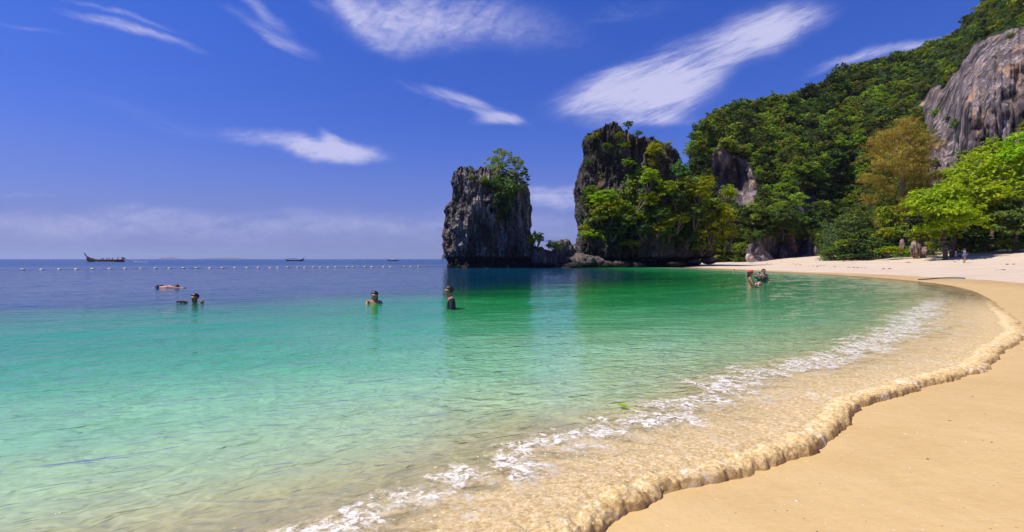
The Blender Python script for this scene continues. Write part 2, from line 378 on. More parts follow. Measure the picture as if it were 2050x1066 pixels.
X, Y = polar(radii, angs); D0 = sdist(X, Y)
al = X * .8 + Y * .6; ac = -X * .6 + Y * .8
amp = sstep(.5, 3.2, D0) * (1 - sstep(30, 75, Y))
Zw = amp * np.interp(np.hypot(X, Y), [3, 9], [1, .42]) * (.020 * vn(al * .55, ac * 1.5, 0, 31) + .012 * vn(al * 1.4, ac * 3.2, 0, 32) + .016 * vn(al * .16 + 3, ac * .55, 0, 33) + (.006 * (1 - sstep(5, 9, Y))) * vn(al * 3.5, ac * 8, 0, 34))
Zw += .012 * sstep(.3, 1.5, D0) * (1 - sstep(6, 14, D0)) * (1 - np.abs(vn(al * .12, ac * .42 + al * .05, 0, 35)) * 2)
F = grid_faces(len(radii), len(angs), True)
keep = D0.ravel()[F].max(1) > -1.2
V = np.stack([X, Y, Zw], -1).reshape(-1, 3); F = F[keep]
used = np.unique(F); rem = np.full(len(V), -1); rem[used] = np.arange(len(used))
dpt = np.maximum(depth_of(np.maximum(D0, 0)) + np.where(D0 < .5, -.02 + .04 * np.clip(D0, 0, .5), 0), 0)
dpt = dpt + sstep(1.4, 2.4, dpt) * .25
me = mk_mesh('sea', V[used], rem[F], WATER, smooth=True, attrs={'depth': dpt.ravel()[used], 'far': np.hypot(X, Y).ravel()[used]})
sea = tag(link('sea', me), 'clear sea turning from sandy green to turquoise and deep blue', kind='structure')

# ============================================================ SURF: sandy churning wave edge with white foam
def surf_material():
    m, n, out = mat('surf'); pos = geo_pos(n); d = attr(n, 'across'); hh = attr(n, 'lump')
    sandc = n.mix(n.mapr(n.noise(pos, 34, 5, .75), .40, .60), (.62, .41, .15), (.92, .70, .38))
    sandc = n.mix(n.mapr(d, .01, .10, .6, 0), sandc, (.42, .25, .08))
    fn = n.noise(n.vmap(pos, (1, 1, 1)), 3.0, 7, .7, .8)
    zone = n.mapr(n.math('ABSOLUTE', n.math('SUBTRACT', d, .70)), .30, .0, 0, 1)
    lace = n.noise(n.vmap(pos, (1, 1, 1), loc=(4, 1, 0)), 17, 6, .75, 1.0)
    white = n.math('MULTIPLY', n.mapr(n.math('ADD', fn, n.math('MULTIPLY', zone, .20)), .54, .70), n.mapr(lace, .40, .58))
    sp = n.noise(pos, 62, 3, .75); white2 = n.math('MULTIPLY', n.mapr(sp, .53, .62), n.mapr(d, 0, .2, .30, 1.0))
    wmask = n.math('MAXIMUM', white, white2)
    c = n.mix(n.math('MULTIPLY', white2, .8), sandc, (.93, .82, .64)); c = n.mix(n.math('MULTIPLY', white, .92), c, (.92, .90, .90))
    h = n.noise(pos, 26, 6, .75, .4); vb = n.n('ShaderNodeTexVoronoi', feature='SMOOTH_F1'); n.l(pos, vb.inputs['Vector']); vb.inputs['Scale'].default_value = 30; nb = bump(n, n.math('MULTIPLY', vb.outputs['Distance'], -1), n.mapr(d, .0, .25, .9, .12), .02); nb = bump(n, h, n.mapr(d, .05, .25, 1.0, .28), .022, nb)
    b = bsdf(n, c, n.mapr(d, .1, .3, .85, .45), nb, .2)
    sss = b.inputs['Subsurface Weight']; sss.default_value = 0
    # broken edge towards the open water: lacy, see-through
    fa = n.noise(n.vmap(pos, (.8, 1.3, 1), (0, 0, R(-35))), 3.6, 7, .7, 1.2)
    fade = n.mapr(d, .10, .95, 0, 1, False)
    a1 = n.math('MULTIPLY', n.mapr(n.math('SUBTRACT', n.math('ADD', fa, .30), n.math('MULTIPLY', fade, .46)), .34, .66), n.mapr(d, .2, .9, .66, .40))
    a1 = n.math('MAXIMUM', a1, n.math('MULTIPLY', white, .82))
    vor = n.n('ShaderNodeTexVoronoi'); n.l(pos, vor.inputs['Vector']); vor.inputs['Scale'].default_value = 38
    wn = n.n('ShaderNodeTexWhiteNoise'); n.l(vor.outputs['Position'], wn.inputs['Vector'])
    dots = n.math('MULTIPLY', n.mapr(vor.outputs['Distance'], .34, .2), n.math('GREATER_THAN', wn.outputs['Value'], n.mapr(d, .3, 1, .70, .97)))
    edge = n.mapr(d, 1.0, .93)
    al = n.math('MULTIPLY', n.math('MAXIMUM', a1, dots), edge)
    al = n.math('MAXIMUM', al, n.mapr(d, .20, .09))
    alpha = n.math('MULTIPLY', al, attr(n, 'ends'))
    tr = n.n('ShaderNodeBsdfTransparent'); mx = n.n('ShaderNodeMixShader'); n.l(alpha, mx.inputs[0]); n.l(tr.outputs[0], mx.inputs[1]); n.l(b.outputs[0], mx.inputs[2])
    n.l(mx.outputs[0], out.inputs[0]); return m
curve = catmull(SH[3:24], 60)
seg = np.r_[0, np.cumsum(np.linalg.norm(np.diff(curve, axis=0), axis=1))]
i0 = 0; S_tot = seg[-1]
# denser along the part nearest the camera
s_at = np.unique(np.concatenate([np.arange(0, 9, .010), np.arange(9, S_tot, .03)]))
cx = np.interp(s_at, seg, curve[:, 0]); cy = np.interp(s_at, seg, curve[:, 1])
def gsm(a, s, sig):
    o = np.zeros_like(a)
    grid = np.arange(s[0], s[-1], .02); ag = np.interp(grid, s, a); k = int(4 * sig / .02); kern = np.exp(-.5 * (np.arange(-k, k + 1) * .02 / sig) ** 2); kern /= kern.sum()
    return np.interp(s, grid, np.convolve(np.pad(ag, k, mode='edge'), kern, 'valid'))
tx = gsm(np.gradient(cx, s_at), s_at, .8); ty = gsm(np.gradient(cy, s_at), s_at, .8); L = np.hypot(tx, ty); nx_, ny_ = -ty / L, tx / L
width = np.interp(s_at, [0, 2.2, 3, 4.2, 6, 9, 14, 19, 26, 34], [.9, 1.0, 1.15, 1.35, 1.5, 1.8, 2.2, 1.8, 1.4, 1.0])
dd = np.r_[np.linspace(-.0, .30, 46), np.linspace(.31, 1, 90)] ; dd = dd[None, :]
wob = .06 * fbm(s_at * 2.2, 0, 0, 4, 41) + .030 * fbm(s_at * 8, 3, 0, 3, 42) + .010 * fbm(s_at * 25, 3, 0, 2, 43)
dist_m = dd * width[:, None] + wob[:, None] * (1 - sstep(0, .5, dd)) - .02
PX = cx[:, None] + nx_[:, None] * dist_m; PY = cy[:, None] + ny_[:, None] * dist_m
dm = dd * width[:, None]
size = np.interp(s_at, [0, 3, 10, 13.2, 15.8, 22], [.036, .038, .034, .026, .007, .003])[:, None]
# rounded rolling front, then falling back to the water level
front = np.sqrt(np.clip(1 - (1 - np.clip(dm / .085, 0, 1)) ** 2, 0, 1))
wv_ = .6 + .8 * (fbm(PX * 1.6, PY * 1.6, 0, 2, 57) * .5 + .5); env = front * (.62 * wv_ * np.exp(-np.clip(dm - .085, 0, 9) / .20) + .38 * np.exp(-np.clip(dm - .085, 0, 9) / .8))
l1 = fbm(PX * 6, PY * 6, 0, 4, 51); l2 = fbm(PX * 34, PY * 34, 0, 3, 52, .7)
lump = env * (1.0 + .8 * l1 + (.75 * np.exp(-dm / .14) + .16) * l2)
base = np.maximum(ground_h(PX, PY), .002)
Zs = base + size * lump * 1.15 + .012 * sstep(0, .05, dm) + .010 * np.exp(-dm / 1.5) * fbm(PX * 3, PY * 3, 0, 3, 58)
# front edge dips under the sand surface
Zs = np.where(dm <= .002, base - .01, Zs)
# curl the crest forward over the sand
curl = size * .9 * np.exp(-((dm - .06) / .05) ** 2) * (1 + l1)
PX -= nx_[:, None] * curl; PY -= ny_[:, None] * curl
ends = (sstep(0, .3, s_at) * (1 - .95 * sstep(15.5, 24, s_at)))[:, None] + 0 * dd
me = mk_mesh('surf_foam', np.stack([PX, PY, Zs], -1).reshape(-1, 3), grid_faces(len(s_at), dd.shape[1])[:, ::-1], surf_material(), smooth=True,
             attrs={'across': dd + 0 * PX, 'lump': lump, 'ends': ends})
tag(link('surf_foam', me), 'sandy churning wave edge with white foam running up the sand', 'surf', kind='stuff')

# shell fragments and bits on the wet sand
pts = []
while len(pts) < 700:
    x, y = rng.uniform(.2, 9), rng.uniform(.9, 9)
    pts.append((x, y))
pts = np.array(pts); dq = sdist(pts[:, 0], pts[:, 1]); pts = pts[(dq < -.12) & (dq > -6)][:420]
pz = ground_h(pts[:, 0], pts[:, 1]); parts = []
for (x, y), z in zip(pts, pz):
    r = rng.uniform(.002, .0055) * (1 + .12 * y); v, f = ellip((0, 0, 0), (r * rng.uniform(.8, 1.8), r, r * .35), 6, 4)
    a = rng.uniform(0, 6.3); v = v @ np.array([[math.cos(a), math.sin(a), 0], [-math.sin(a), math.cos(a), 0], [0, 0, 1]])
    parts.append((v + (x, y, z + r * .15), f, int(rng.random() < .35)))
V, F, M = merge(parts)
tag(link('shell_grit', mk_mesh('shell_grit', V, F, [plain('shell', (.72, .6, .48)), plain('bark_bit', (.13, .08, .05))], M)), 'tiny shell fragments scattered over the wet sand', 'shell grit', kind='stuff')
# dark leaves and bits lying on the dry sand
dp_ = [(1640, 533), (1646, 534), (1711, 527), (1706, 536), (1722, 537), (1600, 531), (1593, 529), (1620, 535), (1668, 535), (1760, 521), (1773, 539), (1913, 525), (1860, 531), (2005, 541), (1540, 528), (1570, 524), (1500, 527), (1690, 524), (1730, 519), (1820, 526), (1980, 519), (2015, 530)]
parts = []
def ground_hit(px, py):
    D = np.geomspace(6, 140, 1600); x = (px - 1025) / 1000 * D; z = EYE + (519 - py) / 1000 * D
    g = ground_h(x, D); k = np.argmax(z < g); return np.array([x[k], D[k], g[k]])
for px, py in dp_:
    g = ground_hit(px, py)
    for _ in range(rng.integers(1, 5)):
        r = rng.uniform(.04, .14); o = rng.normal(0, .35, 2)
        parts.append(ellip((g[0] + o[0], g[1] + o[1], g[2] + .03), (r * 1.5, r, r * .35), 6, 4))
V, F, M = merge(parts)
tag(link('beach_debris', mk_mesh('beach_debris', V, F, plain('debris', (.10, .07, .05)))), 'dark dry leaves and driftwood bits scattered over the pale sand', 'debris', kind='stuff')

# ============================================================ ROCK
def rock_material(name, dark=(.035, .030, .030), mid=(.115, .10, .10), light=(.30, .27, .26), rust=(.30, .17, .10), wetz=1.55, lightness=.5, sc=1.0, mossy=.35, bk=1.0, dks=1.0, dkt=(.54, .68)):
    m, n, out = mat(name); pos = geo_pos(n)
    st = n.noise(n.vmap(pos, (1.5 * sc, 1.5 * sc, .16 * sc)), 1, 7, .68, .5); bl = n.noise(pos, .22 * sc, 5, .6); fi = n.noise(pos, 2.6 * sc, 5, .7)
    c = n.mix(n.mapr(n.math('MULTIPLY_ADD', bl, .6, n.math('MULTIPLY', fi, .4)), .38, .62), dark, mid)
    c = n.mix(n.math('MULTIPLY', n.mapr(st, .48, .66), n.mapr(bl, .40 - .2 * (lightness - .5), .58 - .2 * (lightness - .5), .05, 1)), c, light)
    ru = n.noise(n.vmap(pos, (.5 * sc, .5 * sc, .14 * sc), loc=(9, 3, 1)), 1, 5, .6)
    c = n.mix(n.mapr(ru, .54, .68, 0, .65), c, rust)
    dk = n.noise(n.vmap(pos, (.9 * sc * dks, .9 * sc * dks, .10 * sc * dks), loc=(3, 7, 2)), 1, 6, .65, .8)
    c = n.mix(n.mapr(dk, dkt[0], dkt[1], 0, .88), c, (.016, .014, .016))
    nrm = n.n('ShaderNodeSeparateXYZ'); n.l(n.n('ShaderNodeNewGeometry').outputs['Normal'], nrm.inputs[0])
    ms = n.math('MULTIPLY', n.mapr(n.noise(pos, .9 * sc, 5, .7), .45, .65), n.mapr(nrm.outputs[2], -.1, .5, .15, 1))
    c = n.mix(n.math('MULTIPLY', ms, mossy), c, (.055, .075, .02))
    sx = n.n('ShaderNodeSeparateXYZ'); n.l(pos, sx.inputs[0])
    zz = n.math('ADD', sx.outputs[2], n.math('MULTIPLY_ADD', fi, .8, -.4))
    if wetz: c = n.mix(n.mapr(zz, wetz + .15, wetz - .25, 0, .93), c, (.014, .011, .010))
    nb = bump(n, fi, 1.0, .4 / sc * bk); nb = bump(n, st, 1.0, .5 / sc * bk, nb)
    b = bsdf(n, c, .85, nb, .25); n.l(b.outputs[0], out.inputs[0]); return m
ROCK = rock_material('karst_rock', mid=(.15, .125, .12), light=(.46, .42, .41), lightness=.9, bk=.6); ROCK2 = rock_material('karst_rock_dark', mid=(.095, .083, .08), light=(.22, .19, .17), lightness=.35, rust=(.22, .13, .07))
def stack(name, D, left, right, top, dep, seed, material, nt=420, nz=230, zb=-1.6, notch=.6, cap=46, spike=1.0, flute=.45, sq=.8):
    """karst tower: left/right outlines (py,px), crest line (px,py) at distance D"""
    sc_ = D / 1000
    LZ = sorted([(EYE + (519 - py) * sc_, (px - 1025) * sc_) for py, px in left]); RZ = sorted([(EYE + (519 - py) * sc_, (px - 1025) * sc_) for py, px in right])
    TX = sorted([((px - 1025) * sc_, EYE + (519 - py) * sc_) for px, py in top])
    lz, lx = np.array(LZ).T; rz, rx = np.array(RZ).T; txx, tz = np.array(TX).T
    th = np.linspace(0, 2 * np.pi, nt, endpoint=False)[None, :]
    t = np.linspace(0, 1, nz)[:, None]
    cs = np.sign(np.cos(th)) * np.abs(np.cos(th)) ** sq; sn = np.sign(np.sin(th)) * np.abs(np.sin(th)) ** sq
    z = zb + t * (tz.max() - zb) * np.ones_like(th)
    for _ in range(6):
        xl = np.interp(z, lz, lx); xr = np.interp(z, rz, rx)
        x = (xl + xr) / 2 + (xr - xl) / 2 * cs
        z = zb + t * (np.interp(x, txx, tz) - zb)
    hw = (xr - xl) / 2; wfac = hw / hw.max()
    y = D + dep + dep * sn * (.72 + .28 * wfac)
    # cap rings
    xc = x[-1].mean(); yc = D + dep; rr = np.linspace(1, 0.01, cap)[1:, None] ** 1.0
    x2 = xc + (x[-1:] - xc) * rr; y2 = yc + (y[-1:] - yc) * rr
    z2 = np.interp(x2, txx, tz) + .6 * (1 - rr) * 0
    Xa = np.vstack([x, x2]); Ya = np.vstack([y, y2]); Za = np.vstack([z, z2]); side = np.vstack([np.ones_like(z), np.repeat(rr, nt, 1) ** 3])
    nx = cs * 1.0; ny = sn * 1.0; ln = np.sqrt(nx ** 2 + ny ** 2); nx, ny = nx / ln, ny / ln
    f1 = fbm(Xa * .95 + seed, Ya * .95, Za * .13, 4, seed, ridge=True); f2 = fbm(Xa * .28, Ya * .28, Za * .22, 3, seed + 5); f3 = fbm(Xa * 1.9, Ya * 1.9, Za * 1.3, 3, seed + 9)
    f4 = fbm(Xa * 2.6, Ya * 2.6, Za * .5, 3, seed + 2, ridge=True)
    f5 = fbm(Xa * 5, Ya * 5, Za * 2.4, 2, seed + 31, ridge=True)
    dsp = flute * 1.25 * (f1 - .25) + 1.0 * f2 + .38 * f3 + .28 * f4 + .10 * f5
    # undercut at the waterline
    dsp -= notch * np.exp(-((Za - .9) / .75) ** 2)
    Xa = Xa + nx * dsp * side * .8; Ya = Ya + ny * dsp * side * 1.5
    up = sstep(.55, .95, (Za - zb) / (tz.max() - zb)) ; up[nz:] = 1
    Za = Za + up * spike * (.75 * fbm(Xa * .9, Ya * .9, 0, 4, seed + 21, .6, ridge=True) - .15 + .35 * fbm(Xa * 3, Ya * 3, 0, 2, seed + 22, ridge=True))
    V = np.stack([Xa, Ya, Za], -1).reshape(-1, 3)
    me = mk_mesh(name, V, grid_faces(Xa.shape[0], nt, True), material, smooth=True)
    o = link(name, me, loc=(0, 0, 0)); return o, (Xa, Ya, Za)
left1 = [(600, 899), (537, 897), (519, 894), (500, 890), (477, 887), (455, 884), (439, 881), (416, 880), (400, 891), (394, 896), (370, 899), (352, 901), (340, 908), (333, 914)]
right1 = [(600, 1082), (537, 1080), (520, 1074), (500, 1066), (468, 1060), (429, 1056), (400, 1055), (381, 1054), (365, 1048), (355, 1044), (333, 1038)]
top1 = [(870, 350), (898, 345), (905, 341), (914, 337), (925, 333), (936, 337), (942, 345), (952, 343), (962, 337), (975, 341), (1000, 345), (1020, 349), (1040, 355), (1052, 366), (1075, 400)]
stackL, gL_ = stack('rock_stack', 67, left1, right1, top1, 5.2, 3, ROCK, notch=.55, spike=.75)
tag(stackL, 'smaller dark limestone stack standing in the water, tree on its top', 'rock stack')
left2 = [(600, 1160), (535, 1158), (519, 1160), (500, 1162), (478, 1162), (450, 1166), (413, 1165), (380, 1163), (368, 1162), (350, 1165), (339, 1167), (326, 1168), (297, 1177), (281, 1175), (262, 1177), (245, 1182)]
right2 = [(600, 1440), (535, 1425), (525, 1430), (516, 1458), (500, 1465), (465, 1464), (430, 1460), (400, 1450), (365, 1432), (336, 1410), (323, 1390), (300, 1376), (270, 1345), (245, 1330)]
left2 = [(a, b + (11 if a < 500 else 5)) for a, b in left2]
top2 = [(1150, 300), (1168, 275), (1177, 262), (1185, 254), (1197, 252), (1207, 257), (1220, 250), (1229, 245), (1240, 250), (1250, 259), (1268, 268), (1285, 276), (1304, 273), (1320, 272), (1336, 281), (1352, 288), (1366, 296), (1372, 316), (1381, 324), (1395, 330), (1410, 337), (1425, 362), (1450, 395), (1470, 460)]
stackR, gR_ = stack('rock_stack', 73, left2, right2, top2, 8.5, 11, ROCK2, nt=560, nz=260, notch=.75, spike=.9, flute=.6)
tag(stackR, 'taller broad limestone stack overgrown with bushes and vines', 'rock stack')

def boulder(px, py_base, w_px, h_px, D, seed, material, label, name='boulder', cat='boulder', flat=1.0, group=None):
    sc_ = D / 1000; r = w_px * sc_ / 2; h = h_px * sc_
    th = np.linspace(0, 2 * np.pi, 40, endpoint=False)[None]; ph = np.linspace(-np.pi / 2, np.pi / 2, 26)[:, None]
    u = np.stack([np.cos(ph) * np.cos(th), np.cos(ph) * np.sin(th), np.sin(ph) + 0 * th], -1)
    c = P(px, py_base, D); q = u * 1.6 + seed * 3.1
    k = 1 + .30 * fbm(q[..., 0], q[..., 1], q[..., 2], 3, seed) + .16 * fbm(q[..., 0] * 3, q[..., 1] * 3, q[..., 2] * 2, 3, seed + 3, ridge=True)
    V = u * k[..., None] * np.array([r, r * .9, h * .8]) ; V[..., 2] += h * .25
    o = link(name, mk_mesh(name, V.reshape(-1, 3), grid_faces(26, 40, True), material, smooth=True), loc=tuple(c))
    return tag(o, label, cat, group)
LOWR = rock_material('shore_rock', dark=(.05, .04, .038), mid=(.14, .115, .105), light=(.36, .31, .29), lightness=.8, wetz=.75, sc=2.2, mossy=.1)
for i, a in enumerate([
    (1078, 534, 52, 34, 71, 'dark rock with a leafy shrub against the right foot of the smaller stack'),
    (1100, 535, 40, 28, 72, 'low dark rock under the rounded bush between the two stacks'),
    (1127, 536, 44, 50, 73, 'jagged grey rock topped by two points in the gap between the stacks'),
    (1148, 535, 42, 42, 74, 'tall jagged rock leaning on the left foot of the taller stack'),
    (1165, 536, 60, 26, 71, 'pale broken rock lying in front of the jagged rocks in the gap'),
    (1190, 536, 46, 20, 71.5, 'low pale rock at the left foot of the taller stack'),
    (1108, 537, 36, 9, 69.5, 'small flat wet rock in the water before the gap'),
    (1145, 537, 44, 10, 69.5, 'long flat brown rock in the water before the gap'),
    (1212, 536, 30, 12, 71, 'small brown rock at the water below the taller stack'),
    (1243, 535, 34, 11, 71, 'rounded brown rock awash below the middle of the taller stack'),
    (1275, 535, 30, 8, 71, 'small pale flat rock awash beside the sand spit'),
    (1390, 527, 26, 7, 74, 'dark rock half sunk in the sand spit'),
    (1420, 524, 32, 8, 76, 'dark rock where the sand spit meets the taller stack'),
    (1352, 531, 34, 6, 72, 'long low dark rock at the tip of the sand spit')]):
    boulder(a[0], a[1], a[2], a[3], a[4], 60 + i, LOWR, a[5])
PALE = plain('pale_rock', (.5, .46, .45), .8, .3, 3)
boulder(1498, 518, 9, 9, 84, 90, PALE, 'small white boulder at the hill foot behind the beach', cat='boulder')
boulder(1505, 519, 8, 5, 83, 91, plain('pink_rock', (.45, .26, .22), .8), 'small pinkish stone beside the white boulder at the hill foot', cat='boulder')
PINKR = rock_material('outcrop_rock', dark=(.16, .10, .09), mid=(.36, .25, .21), light=(.56, .46, .42), rust=(.4, .2, .12), wetz=0, sc=3, mossy=.05)
for i, a in enumerate([(1832, 505, 17, 19, 70, 'pinkish grey limestone outcrop between shrubs at the top of the sand'), (1846, 504, 13, 22, 70.5, 'pale split limestone slab leaning beside the pinkish outcrop'),
                       (1806, 494, 10, 14, 72, 'small tan rock behind the low green shrub'), (1852, 505, 12, 10, 69, 'low pink stone at the foot of the split slab')]):
    boulder(a[0], a[1], a[2], a[3], a[4], 80 + i, PINKR, a[5], name='rock_outcrop', cat='rock')

# ============================================================ HILL
TOP = np.array([(1376, 430), (1377.5, 360), (1379, 318), (1381, 298), (1390, 270), (1402, 255), (1421, 236), (1440, 222), (1464, 209), (1505, 206), (1539, 198), (1572, 195), (1606, 183), (1640, 171), (1674, 146),
                (1708, 131), (1731, 124), (1775, 115), (1826, 103), (1860, 89), (1893, 80), (1917, 62), (1937, 38), (1971, 6), (2010, -25), (2060, -60), (2200, -150), (2500, -260), (2800, -240)], float)
us = np.concatenate([np.full(16, 1376.), np.linspace(1376, 1400, 26)[1:], np.linspace(1400, 2100, 330)[1:], np.linspace(2100, 2800, 120)[1:]])
ws = np.concatenate([np.linspace(0, 1, 230), np.linspace(1, 1.35, 24)[1:]])
back = np.concatenate([np.linspace(120, 0, 16), np.zeros(len(us) - 16)])
U, Wd = np.meshgrid(us, ws)
def hill_geo(U, Wd, fine=True):
    Tp = np.interp(U, TOP[:, 0], TOP[:, 1]); Bp = np.full_like(U, 530.)
    Wc = np.clip(Wd, 0, 1); v = Bp + (Tp - Bp) * Wc
    Db = np.interp(U, [1376, 1440, 1500, 1640, 1700, 1850, 2050, 2800], [118, 108, 96, 96, 104, 100, 92, 80])
    Dt = np.interp(U, [1376, 1440, 1550, 1700, 1850, 1950, 2050, 2300, 2800], [122, 138, 160, 185, 180, 150, 135, 120, 110])
    ex = np.interp(U, [1376, 1500, 1700, 1850, 1950, 2800], [1.6, 1.2, 1.1, 2.0, 5.5, 5.5])
    D = Db + (Dt - Db) * Wc ** ex
    # relief: buttresses and gullies running down the slope
    q = U / 1000 * 110; zz = (519 - v) / 1000 * 120
    kq = 1 - .72 * np.clip((U - 1835) / 40, 0, 1)
    D = D + kq * 9 * fbm(q * .05, zz * .03, 0, 3, 71) + kq * 7 * fbm(q * .15 + 5, zz * .08, 0, 3, 72, ridge=True)
    rc = np.clip((U - 1840) / 20, 0, 1)
    D = D + rc * (1.5 * fbm(q * .75, zz * .05, 0, 4, 73, ridge=True) + 1.2 * fbm(q * .10, zz * .10, 1, 3, 74) + .5 * fbm(q * .5, zz * .3, 1, 4, 76, ridge=True))
    # overhanging knobs lower down, hollows right of them
    for (bu, bv, bs, bt, ba) in [(1575, 425, 70, 34, -8), (1570, 508, 80, 34, 6), (1600, 345, 40, 50, -5), (1468, 352, 34, 46, 11), (1612, 395, 16, 30, 9), (1625, 312, 16, 20, 5), (1690, 380, 55, 90, 14), (1900, 280, 26, 120, 5)]:
        D = D + ba * np.exp(-((U - bu) / bs) ** 2 - ((v - bv) / bt) ** 2)
    D = D + fine * (1.1 * fbm(q * .6, zz * .25, 0, 3, 75))
    bk = np.clip(Wd - 1, 0, 1)
    return v, D, bk
v_, D_, bk = hill_geo(U, Wd); D_ = D_ + back[None, :]
Y = D_ + bk * 200; X = (U - 1025) / 1000 * Y; Zh = EYE + (519 - v_) / 1000 * D_ - bk * bk * 200
# bare rock faces (outlines in the photograph carried onto the slope)
def inpoly(px, py, poly):
    r = np.zeros(px.shape, bool); n_ = len(poly)
    for i in range(n_):
        x1, y1 = poly[i]; x2, y2 = poly[(i + 1) % n_]
        c_ = ((y1 > py) != (y2 > py)) & (px < (x2 - x1) * (py - y1) / ((y2 - y1) + 1e-12) + x1); r ^= c_
    return r
BARE = [[(1843, 212), (1856, 190), (1876, 170), (1890, 178), (1902, 152), (1925, 132), (1950, 92), (1985, 74), (2040, 52), (2200, 30), (2800, -40), (2800, 420), (2050, 420), (1850, 420), (1852, 330), (1846, 270)],
        [(1426, 302), (1450, 296), (1472, 312), (1494, 322), (1518, 362), (1510, 408), (1478, 418), (1462, 402), (1430, 406), (1420, 345)],
        [(1588, 372), (1612, 352), (1634, 385), (1630, 428), (1590, 432)],
        [(1490, 530), (1494, 490), (1530, 474), (1580, 468), (1628, 478), (1644, 500), (1646, 530)]]
def bare_mask(U, v):
    uu = U + 6 * fbm(U * .05, v * .05, 0, 3, 81); vv = v + 8 * fbm(U * .05, v * .05, 5, 3, 82)
    r = np.zeros(U.shape, bool)
    for p_ in BARE: r |= inpoly(uu, vv, p_)
    return r
HROCK = rock_material('cliff_rock', dark=(.07, .052, .060), mid=(.18, .14, .145), light=(.44, .37, .36), rust=(.60, .33, .17), wetz=0, lightness=.8, sc=.85, mossy=.10, bk=.5, dks=.42, dkt=(.50, .60))
def hill_mat():
    m, n, out = mat('hill_ground'); pos = geo_pos(n); b0 = attr(n, 'bare')
    c = n.mix(n.noise(pos, .3, 4), (.015, .022, .008), (.035, .05, .014)); b = bsdf(n, c, .95, None, .1)
    n.l(b.outputs[0], out.inputs[0]); return m
bm_ = bare_mask(U, v_)
F = grid_faces(len(ws), len(us)); fm = bm_.ravel()[F].mean(1) > .5
hill = tag(link('hill', mk_mesh('hill', np.stack([X, Y, Zh], -1).reshape(-1, 3), F, [hill_mat(), HROCK], fm.astype(int), smooth=True)),
           'steep forested limestone hill with bare grey and pink cliffs', kind='structure')
def hill_point(u, w):
    v, D, bk_ = hill_geo(np.array([u], float), np.array([w], float), False)
    return np.array([(u - 1025) / 1000 * D[0], D[0] + bk_[0] * 200, EYE + (519 - v[0]) / 1000 * D[0] - bk_[0] ** 2 * 200]), v[0]
# ============================================================ FOLIAGE
def leaf_mat(name, base, tip, sat_var=.25, trans=.35, patch=.4):
    m, n, out = mat(name); g = n.n('ShaderNodeNewGeometry'); oi = n.n('ShaderNodeObjectInfo'); r = g.outputs['Random Per Island']
    c = n.mix(r, base, tip)
    c = n.mix(n.mapr(n.noise(g.outputs['Position'], patch, 3), .35, .65, 0, .45), c, tuple(x * .62 for x in base))
    hs = n.n('ShaderNodeHueSaturation'); n.l(c, hs.inputs['Color'])
    n.l(n.mapr(oi.outputs['Random'], 0, 1, .465, .525, False), hs.inputs['Hue']); n.l(n.mapr(oi.outputs['Random'], 0, 1, 1 - sat_var, 1 + sat_var, False), hs.inputs['Value'])
    b = bsdf(n, hs.outputs[0], .55, None, .25); t = n.n('ShaderNodeBsdfTranslucent'); n.l(hs.outputs[0], t.inputs[0])
    mx = n.n('ShaderNodeMixShader'); mx.inputs[0].default_value = trans; n.l(b.outputs[0], mx.inputs[1]); n.l(t.outputs[0], mx.inputs[2])
    n.l(mx.outputs[0], out.inputs[0]); return m
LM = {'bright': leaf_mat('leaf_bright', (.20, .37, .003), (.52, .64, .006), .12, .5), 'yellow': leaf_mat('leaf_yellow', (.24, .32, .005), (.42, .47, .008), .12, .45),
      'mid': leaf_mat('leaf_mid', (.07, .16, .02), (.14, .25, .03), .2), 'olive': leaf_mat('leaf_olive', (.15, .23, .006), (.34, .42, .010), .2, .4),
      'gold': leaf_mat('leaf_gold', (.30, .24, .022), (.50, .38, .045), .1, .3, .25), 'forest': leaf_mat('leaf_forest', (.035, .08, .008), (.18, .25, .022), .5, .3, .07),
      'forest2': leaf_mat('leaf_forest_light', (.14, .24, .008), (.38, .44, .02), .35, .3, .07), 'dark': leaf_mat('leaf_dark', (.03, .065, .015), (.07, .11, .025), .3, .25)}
BARK = plain('bark', (.09, .06, .045), .9, .35, 6); BARKP = plain('bark_pale', (.28, .2, .16), .9, .3, 4)
def leaves(C0, Nrm, size, aspect, rg, droop=0., jit=.6):
    """diamond leaves at points C0 facing about Nrm"""
    k = len(C0); N0 = Nrm + rg.normal(0, jit, (k, 3)); N0 /= np.linalg.norm(N0, axis=1)[:, None] + 1e-9
    r = rg.normal(0, 1, (k, 3)); r[:, 2] -= droop; a = np.cross(N0, np.cross(r, N0)); a /= np.linalg.norm(a, axis=1)[:, None] + 1e-9
    b = np.cross(N0, a); s = size * rg.uniform(.6, 1.3, k)[:, None]
    V = np.stack([C0 - a * s, C0 + b * s * aspect + N0 * s * .12, C0 + a * s, C0 - b * s * aspect + N0 * s * .12], 1).reshape(-1, 3)
    return V, np.arange(4 * k).reshape(-1, 4)
